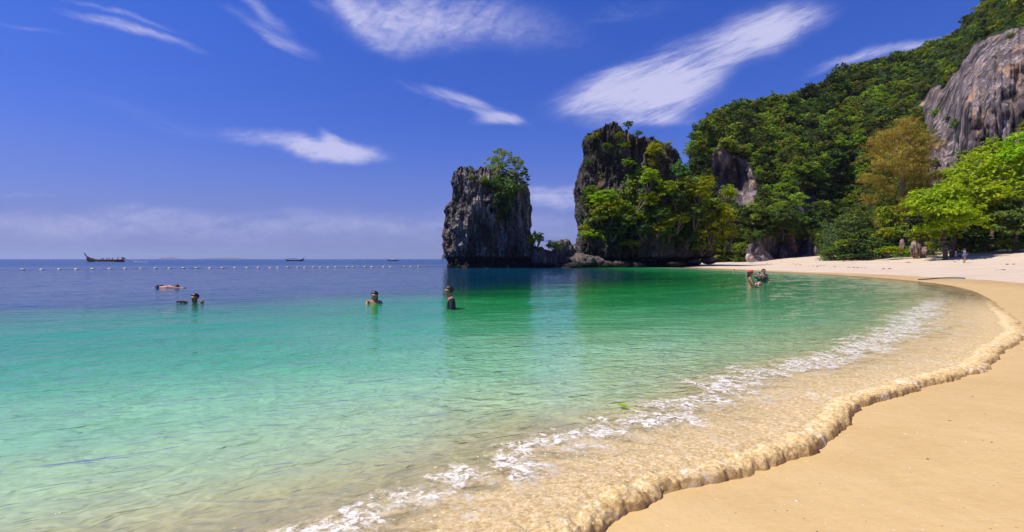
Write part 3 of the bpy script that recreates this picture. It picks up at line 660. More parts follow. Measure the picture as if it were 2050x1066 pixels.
def lobes_crown(lobes, nleaf, size, aspect, seed, up=.5, shell=.35, droop=0, cut=-.5, twiggy=.0, cl=26):
    """leafy masses: clusters of leaves over the outer shell of each lobe"""
    rg = np.random.default_rng(seed); Vs, Ns = [], []
    tot = sum(l[3] * l[4] if len(l) > 4 else l[3] ** 2 for l in lobes)
    for l in lobes:
        c = np.array(l[:3]); r = np.array([l[3], l[3], l[4] if len(l) > 4 else l[3] * .8]); share = (l[3] * l[4] if len(l) > 4 else l[3] ** 2) / tot
        k = int(nleaf * share); kc = max(3, k // cl)
        u = rg.normal(0, 1, (kc, 3)); u /= np.linalg.norm(u, axis=1)[:, None]; u = u[u[:, 2] > cut]
        rad = 1 - shell * rg.random(len(u)) ** 1.6; rad *= 1 + .13 * rg.normal(0, 1, len(u)); cen = c + u * r * rad[:, None]
        cs = l[3] * .20 * rg.uniform(.6, 1.3, len(u))
        rep = np.repeat(np.arange(len(u)), cl); off = rg.normal(0, 1, (len(rep), 3)); off[:, 2] *= .55
        pts = cen[rep] + off * cs[rep][:, None] * .7
        nn = u[rep] * .6 + np.array([0, 0, up]) + off * .25
        Vs.append(pts); Ns.append(nn)
    return leaves(np.vstack(Vs), np.vstack(Ns), size, aspect, rg, droop)
def rnd_lobes(seed, n, r, rz=None, lr=.45, low=-.3):
    rg = np.random.default_rng(seed); out = []
    for i in range(n):
        u = rg.normal(0, 1, 3); u /= np.linalg.norm(u); u[2] = max(u[2], low); q = .62 * rg.uniform(.6, 1.15)
        s = lr * r * rg.uniform(.7, 1.25); out.append((u[0] * r * q, u[1] * r * q, (rz or r) * (u[2] * q), s, s * .75))
    return out
def limb_mesh(base, tips, r0, seed, name, mats, n=7):
    rg = np.random.default_rng(seed); parts = []
    for t in tips:
        b0 = np.array(base, float); t = np.array(t, float); m = (b0 + t) / 2 + rg.normal(0, .06, 3) * np.linalg.norm(t - b0)
        s = np.linspace(0, 1, 7)[:, None]; pts = (1 - s) ** 2 * b0 + 2 * s * (1 - s) * m + s * s * t
        parts.append(tube(pts, np.linspace(r0, r0 * .25, 7), n))
    V, F, M = merge(parts); return mk_mesh(name, V, F, mats, smooth=True)
def trunk_mesh(pts, rad, mats, n=10, seed=1):
    pts = np.array(pts, float); k = 26; t = np.linspace(0, len(pts) - 1, k); q = catmull(pts, 8); ii = np.linspace(0, len(q) - 1, k).astype(int)
    V, F = tube(q[ii], np.interp(t, np.arange(len(rad)), rad), n); V = V + .12 * np.mean(rad) * fbm(V[:, 0] * 2, V[:, 1] * 2, V[:, 2] * 2, 3, seed)[:, None]
    return mk_mesh('trunk', V, F, mats, smooth=True)

# ---- shared bush meshes (unit radius about 1)
def bush_mesh(seed, lf, nleaf=2600, size=.075, aspect=.5, nl=9, rz=.8):
    V, F = lobes_crown([(0, 0, 0, .6, .55)] + rnd_lobes(seed, nl, 1.0, rz, .44, -.7), nleaf, size, aspect, seed, cut=-.8)
    return mk_mesh('crown', V, F, LM[lf])
BM = {}
for lf in ('bright', 'yellow', 'olive', 'mid', 'dark'):
    for k in range(2): BM[lf, k] = bush_mesh(100 + k * 7 + len(lf), lf)
STEM = []
for k in range(2): STEM.append(limb_mesh((0, 0, -1.1), [tuple(rng.normal(0, .35, 2)) + (rng.uniform(-.1, .5),) for _ in range(5)], .06, 5 + k, 'stem', BARK, 5))
def bush(px, py, D, r, lf, label, sq=1.0, group=None, name='shrub', cat='shrub', lift=0):
    k = rng.integers(0, 2); c = P(px, py, D)
    e = empty(name, tuple(c - np.array([0, 0, r * .75])), rng.uniform(0, 6.28), label=label, cat=cat, group=group)
    a = link('crown', BM[lf, int(k)], e, (0, 0, r * .75)); a.scale = (r, r, r * sq)
    s = link('stem', STEM[int(k)], e, (0, 0, r * .75)); s.scale = (r, r, r * sq); return e
def surf_y(G, px, py, margin=.0):
    """front surface depth of a rock grid where the line from the beach through (px,py) meets it"""
    Xg, Yg, Zg = G; u = Xg / Yg * 1000 + 1025; v = 519 - (Zg - EYE) / Yg * 1000
    q = (u - px) ** 2 + (v - py) ** 2; m = q < 7 ** 2
    if not m.any(): return Yg.ravel()[np.argmin(q)]
    return Yg[m].min() - margin
# bushes of the taller stack (px, py, radius px, kind, squash, label)
LST = [(1258, 249, 9, 'mid', .8, 'tiny round shrub silhouetted on the very top of the taller stack'),
 (1196, 270, 7, 'yellow', .7, 'small yellow shrub near the top left edge of the taller stack'),
 (1213, 262, 12, 'olive', .6, 'low olive bush just below the left summit of the taller stack'),
 (1238, 271, 11, 'olive', .6, 'low olive bush under the summit of the taller stack'),
 (1182, 277, 9, 'yellow', .6, 'tiny yellow bush on the upper left corner of the taller stack'),
 (1214, 293, 10, 'mid', .8, 'small leafy tuft on the upper left face of the taller stack'),
 (1250, 288, 11, 'olive', .9, 'shrub hanging in the cleft below the summit of the taller stack'),
 (1276, 267, 9, 'mid', .7, 'low green shrub on the crest right of the summit'),
 (1176, 325, 8, 'mid', .8, 'small tuft on the left edge of the taller stack at two thirds height'),
 (1310, 300, 18, 'yellow', 1.0, 'bright bush filling the notch in the upper middle of the taller stack'),
 (1308, 325, 13, 'olive', .9, 'olive shrub hanging below the bright notch bush'),
 (1335, 290, 9, 'yellow', .7, 'low yellow shrub on the crest right of the notch'),
 (1262, 325, 13, 'olive', .7, 'loose shrub on the ledge at mid height of the taller stack'),
 (1359, 340, 17, 'mid', 1.3, 'conical green bush on the right shoulder of the taller stack'),
 (1385, 305, 8, 'mid', .8, 'small bush on the right crest beside the forested hill'),
 (1298, 357, 26, 'yellow', .85, 'large yellow green bush in the centre of the taller stack'),
 (1372, 365, 20, 'olive', .75, 'rounded olive bush below the conical bush'),
 (1331, 380, 24, 'olive', .85, 'dense olive bush right of the stack centre'),
 (1396, 385, 28, 'yellow', .7, 'broad domed bush on the right slope of the taller stack'),
 (1425, 405, 26, 'olive', .85, 'rounded bush on the right edge of the stack at half height'),
 (1412, 366, 14, 'yellow', .9, 'light leafy shrub at the right shoulder before the hill'),
 (1457, 385, 18, 'yellow', 1.0, 'pale yellow shrub sticking out at the far right of the taller stack'),
 (1447, 430, 26, 'yellow', 1.0, 'tall yellow bush hanging from the right edge of the taller stack'),
 (1455, 468, 22, 'yellow', 1.1, 'yellow green bush low on the right edge of the taller stack'),
 (1420, 455, 32, 'olive', 1.0, 'large dark olive bush low on the right of the taller stack'),
 (1390, 430, 26, 'mid', .9, 'mid green bush between the domed bush and the vines'),
 (1178, 382, 17, 'olive', .7, 'flat topped bush jutting from the left side of the taller stack'),
 (1202, 400, 26, 'bright', .7, 'large bright bush on the left shoulder of the taller stack'),
 (1170, 402, 15, 'mid', .8, 'bush overhanging the gap at the left edge of the taller stack'),
 (1218, 425, 30, 'olive', .8, 'wide olive bush on the lower left of the taller stack'),
 (1240, 410, 17, 'yellow', .8, 'yellow bush at the centre left of the taller stack'),
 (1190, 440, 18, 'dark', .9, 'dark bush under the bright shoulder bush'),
 (1245, 440, 24, 'mid', .8, 'mid green bush in the lower centre of the taller stack'),
 (1270, 430, 20, 'olive', .8, 'olive bush beside the bare dead branch'),
 (1293, 400, 20, 'olive', .9, 'loose leafy bush above the bare dead branch'),
 (1320, 425, 20, 'mid', .9, 'green bush in the lower middle between the grey walls'),
 (1355, 400, 20, 'dark', .8, 'dark green bush behind the domed bush'),
 (1180, 470, 20, 'bright', .6, 'bright fresh bush near the left foot of the taller stack'),
 (1170, 457, 12, 'bright', .6, 'small bright bush above the left foot of the taller stack'),
 (1265, 487, 17, 'olive', .5, 'low flat bush above the waterline in the centre of the taller stack'),
 (1316, 455, 18, 'olive', .9, 'bush hanging over the pale lower wall of the taller stack'),
 (1355, 440, 22, 'yellow', .9, 'yellow bush in the lower right centre of the taller stack'),
 (1340, 465, 16, 'mid', .9, 'hanging bush at the top of the streaked lower wall'),
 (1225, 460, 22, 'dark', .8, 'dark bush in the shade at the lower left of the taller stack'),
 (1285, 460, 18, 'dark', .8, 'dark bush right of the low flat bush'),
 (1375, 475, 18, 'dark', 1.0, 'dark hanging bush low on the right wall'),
 (1405, 490, 20, 'olive', .8, 'lowest bush on the right wall of the taller stack')]
for px, py, rp, lf, sq, lab in LST:
    Dd = surf_y(gR_, px, py) if py > 262 else 78; r = rp * Dd / 1000 * 1.3
    bush(px, py, max(Dd - r * .5, 66), r, lf, lab, sq)
# bushes of the smaller stack
for px, py, rp, lf, sq, lab in [(943, 340, 8, 'mid', 1.0, 'thin shrub behind the left top of the smaller stack'), (943, 355, 6, 'yellow', 1.3, 'small yellow sprig on the left top of the smaller stack'),
 (968, 361, 10, 'olive', .6, 'low olive bush at the foot of the summit tree'), (985, 372, 13, 'dark', .8, 'dark bush hanging under the summit tree'),
 (1043, 378, 9, 'mid', 1.2, 'small bush hanging at the upper right edge of the smaller stack'), (1006, 432, 11, 'dark', 1.3, 'dark shrub clinging to the middle of the smaller stack'),
 (1000, 400, 16, 'dark', 1.5, 'dark creeper patch below the summit tree'), (1074, 478, 15, 'bright', 1.1, 'bright shrub leaning on the right foot of the smaller stack'), (1080, 503, 8, 'yellow', .8, 'small yellow shrub below the bright shrub in the gap'), (1108, 491, 15, 'olive', .75, 'rounded olive bush on the rocks in the gap')]:
    Dd = surf_y(gL_, px, py) if px < 1060 and py > 350 else 70.5; r = rp * Dd / 1000 * 1.3
    bush(px, py, Dd - r * .45, r, lf, lab, sq)
# dead branch on the taller stack
b0 = P(1275, 425, 70); t0 = P(1292, 398, 69.5)
e = empty('dead_branch', tuple(b0), label='bare pale dead branch leaning among the bushes of the taller stack', cat='branch')
link('limb', limb_mesh((0, 0, 0), [tuple(t0 - b0), tuple((t0 - b0) * .7 + (.4, 0, .2)), tuple((t0 - b0) * .8 + (-.3, 0, .1))], .07, 3, 'limb', BARKP, 5), e)

def tree(loc, trunk_pts, trunk_r, lobes, nleaf, size, aspect, lf, label, seed, bark=None, cat='tree', droop=0, cut=-.5, limbs=True, group=None, shell=.35, up=.5, name='tree'):
    e = empty(name, tuple(loc), label=label, cat=cat, group=group)
    link('trunk', trunk_mesh(trunk_pts, trunk_r, bark or BARK, seed=seed), e)
    if limbs:
        top_ = trunk_pts[-1]
        for i, l in enumerate(lobes[:9]): link('limb', limb_mesh(top_, [l[:3]], trunk_r[-1] * .8, seed + i, 'limb', bark or BARK, 6), e)
    V, F = lobes_crown(lobes, nleaf, size, aspect, seed, droop=droop, cut=cut, shell=shell, up=up)
    link('crown', mk_mesh('crown', V, F, LM[lf]), e); return e
# tree on the smaller stack
c = P(990, 362, 70); k = 70 / 1000
def pl(lst, org, D):   # lobes given as (px, py, dy, r_px, rz_px)
    return [tuple(P(a, b, D) - org + np.array([0, d_, 0])) + (r_ * D / 1000, z_ * D / 1000) for a, b, d_, r_, z_ in lst]
tree(c, [(0, 0, 0), (.3, 0, .9), (.9, -.1, 1.8)], [.16, .13, .10],
     pl([(1008, 318, 0, 24, 15), (985, 328, .4, 20, 14), (1030, 330, -.4, 20, 16), (1042, 352, 0, 15, 18), (975, 345, -.5, 18, 12), (1005, 345, -.8, 26, 16), (1050, 362, .3, 10, 18), (1020, 358, .8, 22, 16), (1000, 305, .2, 14, 8), (1056, 350, .1, 8, 8)], c, 70),
     9000, .13, .42, 'olive', 'wide leafy olive green tree on top of the smaller stack', 301)

# ---- trees behind the beach
g = ground_hit(1820, 505)
c = np.array([(1808 - 1025) / 1000 * 82, 82, 2.6])
tree(c, [(0, 0, 0), (.2, 0, 5), (-.1, .1, 10), (.5, 0, 15), (1.0, 0, 19)], [.55, .45, .36, .24, .10],
     pl([(1800, 262, 0, 34, 20), (1772, 285, 1, 30, 26), (1830, 290, 0, 32, 34), (1760, 330, -1, 24, 26), (1795, 330, -2, 34, 40), (1742, 355, 0, 22, 18), (1850, 330, 0, 22, 50), (1825, 375, -1, 26, 40), (1770, 375, -.5, 22, 26), (1862, 280, 0, 16, 14), (1880, 285, .4, 14, 6),
         (1800, 420, -1, 26, 26), (1765, 440, -1.5, 24, 22), (1835, 400, 0, 22, 26), (1748, 400, .4, 18, 14), (1812, 245, 0, 20, 12), (1870, 375, .5, 22, 16), (1888, 352, 1, 16, 10)], c, 82),
     36000, .30, .085, 'gold', 'tall feathery golden casuarina tree in front of the cliff', 311, bark=BARKP, droop=1.6, up=.1, shell=.7, cut=-.9)
BR = 'bright'
def bigtree(px0, py0, D, lob, n_, label, seed, lf=BR, tp=None, tr=None, size=.26):
    z0 = float(ground_h(np.array([(px0 - 1025) / 1000 * D]), np.array([D]))[0]); c = np.array([(px0 - 1025) / 1000 * D, D, z0])
    L = pl(lob, c, D); tops = np.mean([l[:3] for l in L], 0)
    tree(c, tp or [(0, 0, -.3), (tops[0] * .15, tops[1] * .2, tops[2] * .3), (tops[0] * .4, tops[1] * .5, tops[2] * .6)], tr or [.30, .22, .15], L, n_, size, .5, lf, label, seed, shell=.45, up=.8, cut=-.35)
bigtree(1893, 500, 64, [(1850, 408, 0, 34, 12), (1880, 392, 1, 38, 14), (1835, 425, -1, 22, 9), (1870, 425, -2, 36, 18), (1905, 410, 1, 36, 22), (1895, 445, -1.5, 36, 22), (1860, 455, 0, 24, 14), (1920, 380, 2, 30, 16)], 12000,
        'bright green spreading tree with a slanting dark trunk at the edge of the sand', 321)
bigtree(1905, 499, 66, [(1940, 375, 1, 40, 20), (1960, 400, -1, 40, 26), (1925, 400, 2, 34, 20), (1975, 430, 0, 36, 26), (1935, 450, -1, 34, 26), (1905, 470, 1, 22, 16)], 11000,
        'bright green tree with a straight trunk beside the slanting one', 322)
bigtree(1985, 497, 70, [(1970, 340, 2, 40, 22), (2005, 315, 2, 42, 22), (2000, 350, -1, 44, 28), (2030, 290, 3, 36, 18), (2035, 340, 0, 40, 30), (1985, 385, -2, 44, 26), (2030, 390, -1.5, 44, 30), (1940, 362, 1, 30, 16)], 14000,
        'tallest bright green tree rising to the right edge of the picture', 323)
bigtree(2030, 497, 64, [(2010, 430, 0, 36, 22), (2045, 420, -1, 40, 28), (2080, 400, 0, 44, 34), (2040, 460, -1, 36, 22), (1985, 460, 0, 30, 20), (2090, 450, 0, 40, 30)], 11000,
        'leafy green tree with low branches at the right end of the beach', 324, lf='mid')
bigtree(2110, 497, 66, [(2070, 310, 1, 44, 26), (2120, 300, 1, 50, 30), (2100, 360, -1, 50, 34), (2160, 350, 0, 50, 34), (2140, 420, -1, 50, 34), (2075, 280, 2, 34, 16)], 12000,
        'bright green tree partly cut off by the right picture edge', 325)
for px, py, D, rp, lf, sq, lab in [(1714, 460, 84, 36, 'mid', 1.0, None)]:
    c = np.array([(1716 - 1025) / 1000 * 84, 84, 1.9])
    tree(c, [(0, 0, 0), (-.2, 0, 2), (.1, 0, 4)], [.22, .16, .12], pl([(1712, 435, 0, 26, 14), (1695, 447, 0, 20, 12), (1732, 448, .5, 20, 14), (1740, 465, 0, 20, 14), (1700, 470, -1, 24, 14), (1722, 475, -1, 26, 14), (1684, 462, .5, 12, 9)], c, 84), 9000, .17, .45, 'mid',
         'rounded mid green tree standing left of the feathery casuarina', 331)
for px, py, D, rp, lf, sq, lab in [
 (1787, 440, 78, 28, 'yellow', 1.1, 'yellow green leafy shrub below the casuarina'), (1770, 470, 77, 22, 'yellow', .9, 'low yellow green shrub left of the outcrop'), (1805, 468, 76, 24, 'olive', .9, 'olive shrub above the pinkish outcrop'),
 (1690, 490, 82, 26, 'olive', .6, 'olive shrub at the left end of the beach thicket'), (1667, 505, 82, 22, 'mid', .5, 'low green shrub where the thicket meets the bare cliff foot'), (1715, 497, 79, 30, 'dark', .6, 'dark green shrub under the rounded tree'),
 (1745, 490, 77, 26, 'mid', .7, 'mid green shrub between the rounded tree and the yellow shrub'), (1650, 508, 84, 12, 'olive', .6, 'small shrub at the far left of the beach thicket'), (1775, 502, 73, 20, 'bright', .5, 'bright low shrub at the sand edge left of the outcrop'),
 (1800, 503, 72, 18, 'bright', .5, 'rounded bright low shrub just left of the outcrop'), (1822, 502, 71.5, 10, 'bright', .6, 'small bright shrub touching the outcrop'), (1866, 495, 68, 15, 'yellow', .8, 'yellow green shrub between the outcrop and the slanting trunk'),
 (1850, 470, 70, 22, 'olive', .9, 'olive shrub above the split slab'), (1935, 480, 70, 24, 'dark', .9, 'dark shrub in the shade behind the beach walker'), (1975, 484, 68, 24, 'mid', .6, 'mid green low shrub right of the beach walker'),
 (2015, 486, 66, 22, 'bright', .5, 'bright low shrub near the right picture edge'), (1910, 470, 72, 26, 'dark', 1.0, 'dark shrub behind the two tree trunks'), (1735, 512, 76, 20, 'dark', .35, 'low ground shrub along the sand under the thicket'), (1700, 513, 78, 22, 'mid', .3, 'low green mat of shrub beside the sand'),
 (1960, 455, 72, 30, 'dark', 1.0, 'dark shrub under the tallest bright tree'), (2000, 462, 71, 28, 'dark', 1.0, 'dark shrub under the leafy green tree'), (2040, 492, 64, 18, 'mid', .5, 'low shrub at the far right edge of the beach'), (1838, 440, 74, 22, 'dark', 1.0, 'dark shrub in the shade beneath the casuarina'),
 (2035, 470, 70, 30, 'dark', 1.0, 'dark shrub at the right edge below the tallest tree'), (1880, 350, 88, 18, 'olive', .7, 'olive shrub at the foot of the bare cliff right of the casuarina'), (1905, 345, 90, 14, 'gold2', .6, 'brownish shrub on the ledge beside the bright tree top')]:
    if lf == 'gold2': lf = 'olive'
    r = rp * D / 1000 * 1.1; bush(px, py, D, r, lf, lab, sq)

# ---- forest on the hill: hundreds of crowns that read as one mass
protos = []
for i, (u, w, lf, lab) in enumerate([(1652, .30, 'forest', 'dark round forest tree above the bare cliff foot'), (1560, .22, 'forest', 'small dark tree on the overhang of the cliff foot'), (1668, .16, 'forest2', 'lighter forest tree just above the beach thicket'),
                                     (1480, .10, 'forest2', 'light green tree at the hill foot beside the taller stack'), (1600, .62, 'forest', 'dark forest tree halfway up the hill')]):
    p_, v0 = hill_point(u, w)
    e = empty('forest_tree', tuple(p_ + np.array([0, -1.5, -1.2])), label=lab, cat='tree')
    link('trunk', trunk_mesh([(0, 0, -1.5), (0, 0, 0), (.1, 0, 1.2)], [.2, .15, .1], BARK, n=6), e)
    V, F = lobes_crown([(0, 0, 0, .6, .5)] + rnd_lobes(400 + i, 5, 1.0, .95, .56, -.1), 2000, .085, .5, 410 + i, up=.2, cut=-.4, shell=.18)
    cr = link('crown', mk_mesh('crown', V, F, LM[lf]), e, (0, 0, 1.4)); cr.scale = (1.9, 1.9, 1.7); protos.append(cr)
pts, scl, idx, rot = [], [], [], []
rg = np.random.default_rng(77)
uu = rg.uniform(1377, 2140, 9600); ww = rg.uniform(0.02, 1.0, 9600) ; ww[:560] = rg.uniform(.975, 1.012, 560); ww[560:1000] = rg.uniform(1.0, 1.10, 440); uu[1000:1160] = rg.uniform(1375, 1379, 160); ww[1000:1160] = rg.uniform(.0, 1.0, 160)
vv, DD, bb = hill_geo(uu, ww, False); bare = bare_mask(uu, vv); 
Tt = np.interp(uu, TOP[:, 0], TOP[:, 1]); hgt = (530 - Tt); keepp = (rg.random(9600) < hgt / 480 * (1.15)) | (np.arange(9600) < 1160)
keepp &= (uu < 2090) & (~bare | (rg.random(9600) < .012)) & (vv > -110)
cellpx = 10; seen = {}
for u, w, v, D, kp in zip(uu, ww, vv, DD, keepp):
    if not kp: continue
    key = (int(u // cellpx), int(v // cellpx), w > 1, u < 1380 and int(rg.integers(0, 3)))
    if seen.get(key, 0) >= 1: continue
    seen[key] = 1
    s = rg.lognormal(math.log(1.55), .30) * (D / 135) ** .6
    s = min(s, 4.2)
    bk_ = max(w - 1, 0); ex_ = rg.uniform(0, 25) if u < 1380 else 0
    pts.append(((u - 1025) / 1000 * (D + ex_ + bk_ * 200), D + ex_ - s * .25 + bk_ * 200, EYE + (519 - v) / 1000 * D - bk_ ** 2 * 200 + (0 if w < .97 else -s * .35))); scl.append(s); rot.append(rg.uniform(0, 6.28))
    lightp = .25 + .4 * float(vn(u * .02, v * .02, 3, 6) > .1); idx.append(rg.choice([2, 3]) if rg.random() < lightp else rg.choice([0, 1, 4]))
n_f = len(pts); fm_ = bpy.data.meshes.new('forest'); fm_.from_pydata([tuple(p) for p in pts], [], [])
for nm, ty, dat in (('scl', 'FLOAT', scl), ('rot', 'FLOAT', rot)):
    at = fm_.attributes.new(nm, ty, 'POINT'); at.data.foreach_set('value', np.array(dat, np.float32))
at = fm_.attributes.new('idx', 'INT', 'POINT'); at.data.foreach_set('value', np.array(idx, np.int32))
forest = tag(link('forest', fm_), 'dense dark green forest canopy covering the hillside', 'forest', kind='stuff')
ng = bpy.data.node_groups.new('forest_nodes', 'GeometryNodeTree')
ng.interface.new_socket('Geometry', in_out='INPUT', socket_type='NodeSocketGeometry'); ng.interface.new_socket('Geometry', in_out='OUTPUT', socket_type='NodeSocketGeometry')
n = NT(ng); gi = n.n('NodeGroupInput'); go = n.n('NodeGroupOutput'); iop = n.n('GeometryNodeInstanceOnPoints'); g2i = n.n('GeometryNodeGeometryToInstance')
for p_ in reversed(protos):
    oi = n.n('GeometryNodeObjectInfo'); oi.inputs['Object'].default_value = p_; oi.transform_space = 'ORIGINAL'; n.l(oi.outputs['Geometry'], g2i.inputs[0])
def named(nm, ty):
    a = n.n('GeometryNodeInputNamedAttribute', data_type=ty); a.inputs['Name'].default_value = nm; return a.outputs['Attribute']
n.l(gi.outputs[0], iop.inputs['Points']); n.l(g2i.outputs[0], iop.inputs['Instance']); iop.inputs['Pick Instance'].default_value = True
n.l(named('idx', 'INT'), iop.inputs['Instance Index']); cr_ = n.n('ShaderNodeCombineXYZ'); n.l(named('rot', 'FLOAT'), cr_.inputs[2]); n.l(cr_.outputs[0], iop.inputs['Rotation'])
cs_ = n.n('ShaderNodeCombineXYZ'); sc_at = named('scl', 'FLOAT'); n.l(sc_at, cs_.inputs[0]); n.l(sc_at, cs_.inputs[1]); n.l(n.math('MULTIPLY', sc_at, 1.0), cs_.inputs[2]); n.l(cs_.outputs[0], iop.inputs['Scale'])
n.l(iop.outputs[0], go.inputs[0])
forest.modifiers.new('forest', 'NODES').node_group = ng
print('forest crowns', n_f)

# ---- creepers over the stacks, undergrowth behind the beach (masses)
def creeper(G, boxes, n_, seed, name, label, size, lf, zmin=2.6):
    rg = np.random.default_rng(seed); Xg, Yg, Zg = G; u = Xg / Yg * 1000 + 1025; v = 519 - (Zg - EYE) / Yg * 1000
    ok = np.zeros(u.shape)
    for (bu, bv, bs, bt, ba) in boxes: ok = np.maximum(ok, ba * np.exp(-((u - bu) / bs) ** 2 - ((v - bv) / bt) ** 2))
    ok = ok + .55 * fbm(Xg * .45, Yg * .45, Zg * .35, 4, seed) ; front_ = Yg < np.median(Yg) ; ok[(Zg < zmin) | ~front_] = 0
    cand = np.argwhere(ok > .42); pick = cand[rg.integers(0, len(cand), n_ // 14)]
    cen = np.stack([Xg[pick[:, 0], pick[:, 1]], Yg[pick[:, 0], pick[:, 1]] - .25, Zg[pick[:, 0], pick[:, 1]]], 1)
    rep = np.repeat(np.arange(len(cen)), 14); off = rg.normal(0, .28, (len(rep), 3)); off[:, 1] -= np.abs(off[:, 1]) * .6
    V, F = leaves(cen[rep] + off, np.array([-.2, -.6, .8]) + 0 * off, size, .5, rg)
    tag(link(name, mk_mesh(name, V, F, LM[lf])), label, 'creeper', kind='stuff')
creeper(gR_, [(1230, 430, 60, 50, 1), (1330, 410, 90, 70, .9), (1420, 420, 40, 70, 1), (1310, 320, 16, 40, .6)], 15000, 501, 'creeper', 'green creepers and hanging vines spread over the taller stack', .15, 'olive')
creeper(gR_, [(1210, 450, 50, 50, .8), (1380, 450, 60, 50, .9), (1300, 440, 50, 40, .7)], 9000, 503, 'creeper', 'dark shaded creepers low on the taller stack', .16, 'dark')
creeper(gL_, [(1010, 375, 30, 22, .9), (1005, 420, 14, 30, .5)], 4200, 502, 'creeper', 'dark green creepers hanging from the top of the smaller stack', .13, 'mid')
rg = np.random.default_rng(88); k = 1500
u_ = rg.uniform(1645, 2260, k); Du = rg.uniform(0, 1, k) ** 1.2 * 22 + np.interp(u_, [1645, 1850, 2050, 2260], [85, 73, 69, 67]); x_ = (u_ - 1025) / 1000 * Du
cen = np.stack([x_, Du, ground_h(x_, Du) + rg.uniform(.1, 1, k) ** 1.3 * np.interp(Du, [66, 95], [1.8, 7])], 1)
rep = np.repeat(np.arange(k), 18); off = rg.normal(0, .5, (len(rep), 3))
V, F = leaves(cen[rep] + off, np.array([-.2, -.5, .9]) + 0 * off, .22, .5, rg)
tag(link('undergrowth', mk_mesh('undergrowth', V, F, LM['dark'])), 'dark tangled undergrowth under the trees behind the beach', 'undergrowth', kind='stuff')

rg = np.random.default_rng(89); k = 700
u_ = rg.uniform(1645, 2260, k); u_ = u_[(u_ < 1868) | (u_ > 1935)]; k = len(u_); Du = rg.uniform(0, 1, k) * 3 + np.interp(u_, [1645, 1850, 2050, 2260], [83, 71.5, 67.5, 66]); x_ = (u_ - 1025) / 1000 * Du
cen = np.stack([x_, Du, ground_h(x_, Du) + rg.uniform(.1, 1, k) ** 1.5 * 1.5], 1)
rep = np.repeat(np.arange(k), 18); off = rg.normal(0, .38, (len(rep), 3)); off[:, 2] *= .7
V, F = leaves(cen[rep] + off, np.array([-.2, -.4, .9]) + 0 * off, .16, .5, rg)
tag(link('undergrowth', mk_mesh('undergrowth', V, F, LM['mid'])), 'low green growth along the upper edge of the sand', 'undergrowth', kind='stuff')
# ============================================================ PEOPLE
SKIN = plain('skin', (.42, .20, .12), .55, .08); SKIND = plain('skin_tan', (.34, .165, .095), .55, .08); SKINL = plain('skin_light', (.60, .36, .26), .55, .08)
BLACK = plain('black_cloth', (.014, .014, .017), .6, .3); GREYC = plain('grey_cloth', (.10, .10, .13), .7, .2); HAIR = plain('hair', (.012, .008, .006), .5, .3); REDC = plain('red_cloth', (.45, .02, .05), .7, .15)
BLUEC = plain('blue_cloth', (.02, .16, .55), .7, .15); NAVY = plain('navy_cloth', (.02, .03, .12), .7, .2); DENIM = plain('denim', (.07, .15, .30), .8, .2); WHITE = plain('white_paint', (.75, .75, .74), .5, .06)
PINKC = plain('pink_cloth', (.55, .2, .28), .7, .1); GREENC = plain('green_cloth', (.30, .38, .08), .7, .15); EYE_M = plain('eye', (.01, .008, .008), .2, .0)
def skin_mesh(name, nodes, edges, mat_, sub=2):
    names = list(nodes); me = bpy.data.meshes.new(name); me.from_pydata([nodes[k][:3] for k in names], [(names.index(a), names.index(b)) for a, b in edges], [])
    o = bpy.data.objects.new(name, me); C.objects.link(o); o.modifiers.new('skin', 'SKIN'); me.skin_vertices or None
    if not me.skin_vertices: return None
    for i, k in enumerate(names):
        r = nodes[k][3]; r2 = nodes[k][4] if len(nodes[k]) > 4 else r; me.skin_vertices[0].data[i].radius = (r, r2); me.skin_vertices[0].data[i].use_root = (i == 0)
    if sub: s_ = o.modifiers.new('sub', 'SUBSURF'); s_.levels = sub; s_.render_levels = sub
    bpy.context.view_layer.update(); dg = bpy.context.evaluated_depsgraph_get()
    m2 = bpy.data.meshes.new_from_object(o.evaluated_get(dg)); m2.name = name; m2.materials.clear(); m2.materials.append(mat_)
    for p_ in m2.polygons: p_.use_smooth = True; p_.material_index = 0
    bpy.data.objects.remove(o); bpy.data.meshes.remove(me); return m2
def base_pose():
    n_ = {'pelvis': (0, 0, .94, .135, .11), 'waist': (0, 0, 1.08, .125, .10), 'chest': (0, 0, 1.25, .155, .11), 'ribs': (0, .01, 1.38, .14, .095), 'neck': (0, .0, 1.475, .052), 'jaw': (0, -.02, 1.545, .070), 'skull': (0, 0, 1.63, .098, .106), 'crown': (0, .01, 1.685, .072),
          'nose': (0, -.112, 1.60, .015), 'chin': (0, -.07, 1.535, .03)}
    for s, q in ((-1, 'l'), (1, 'r')):
        n_.update({q + 'sh': (.172 * s, .01, 1.405, .066), q + 'el': (.215 * s, .02, 1.14, .043), q + 'wr': (.225 * s, -.05, .90, .029), q + 'pa': (.225 * s, -.075, .82, .036, .018),
                   q + 'hip': (.088 * s, 0, .86, .088), q + 'kn': (.10 * s, -.02, .49, .058), q + 'an': (.10 * s, .02, .09, .040), q + 'ft': (.11 * s, -.13, .035, .036), q + 'ear': (.092 * s, .0, 1.60, .016)})
    return n_
E_T = [('pelvis', 'waist'), ('waist', 'chest'), ('chest', 'ribs'), ('ribs', 'neck'), ('neck', 'jaw'), ('jaw', 'skull'), ('skull', 'crown'), ('jaw', 'chin'), ('skull', 'nose')]
def side_e(q): return [('ribs', q + 'sh'), (q + 'sh', q + 'el'), (q + 'el', q + 'wr'), (q + 'wr', q + 'pa'), ('pelvis', q + 'hip'), (q + 'hip', q + 'kn'), (q + 'kn', q + 'an'), (q + 'an', q + 'ft'), ('skull', q + 'ear')]
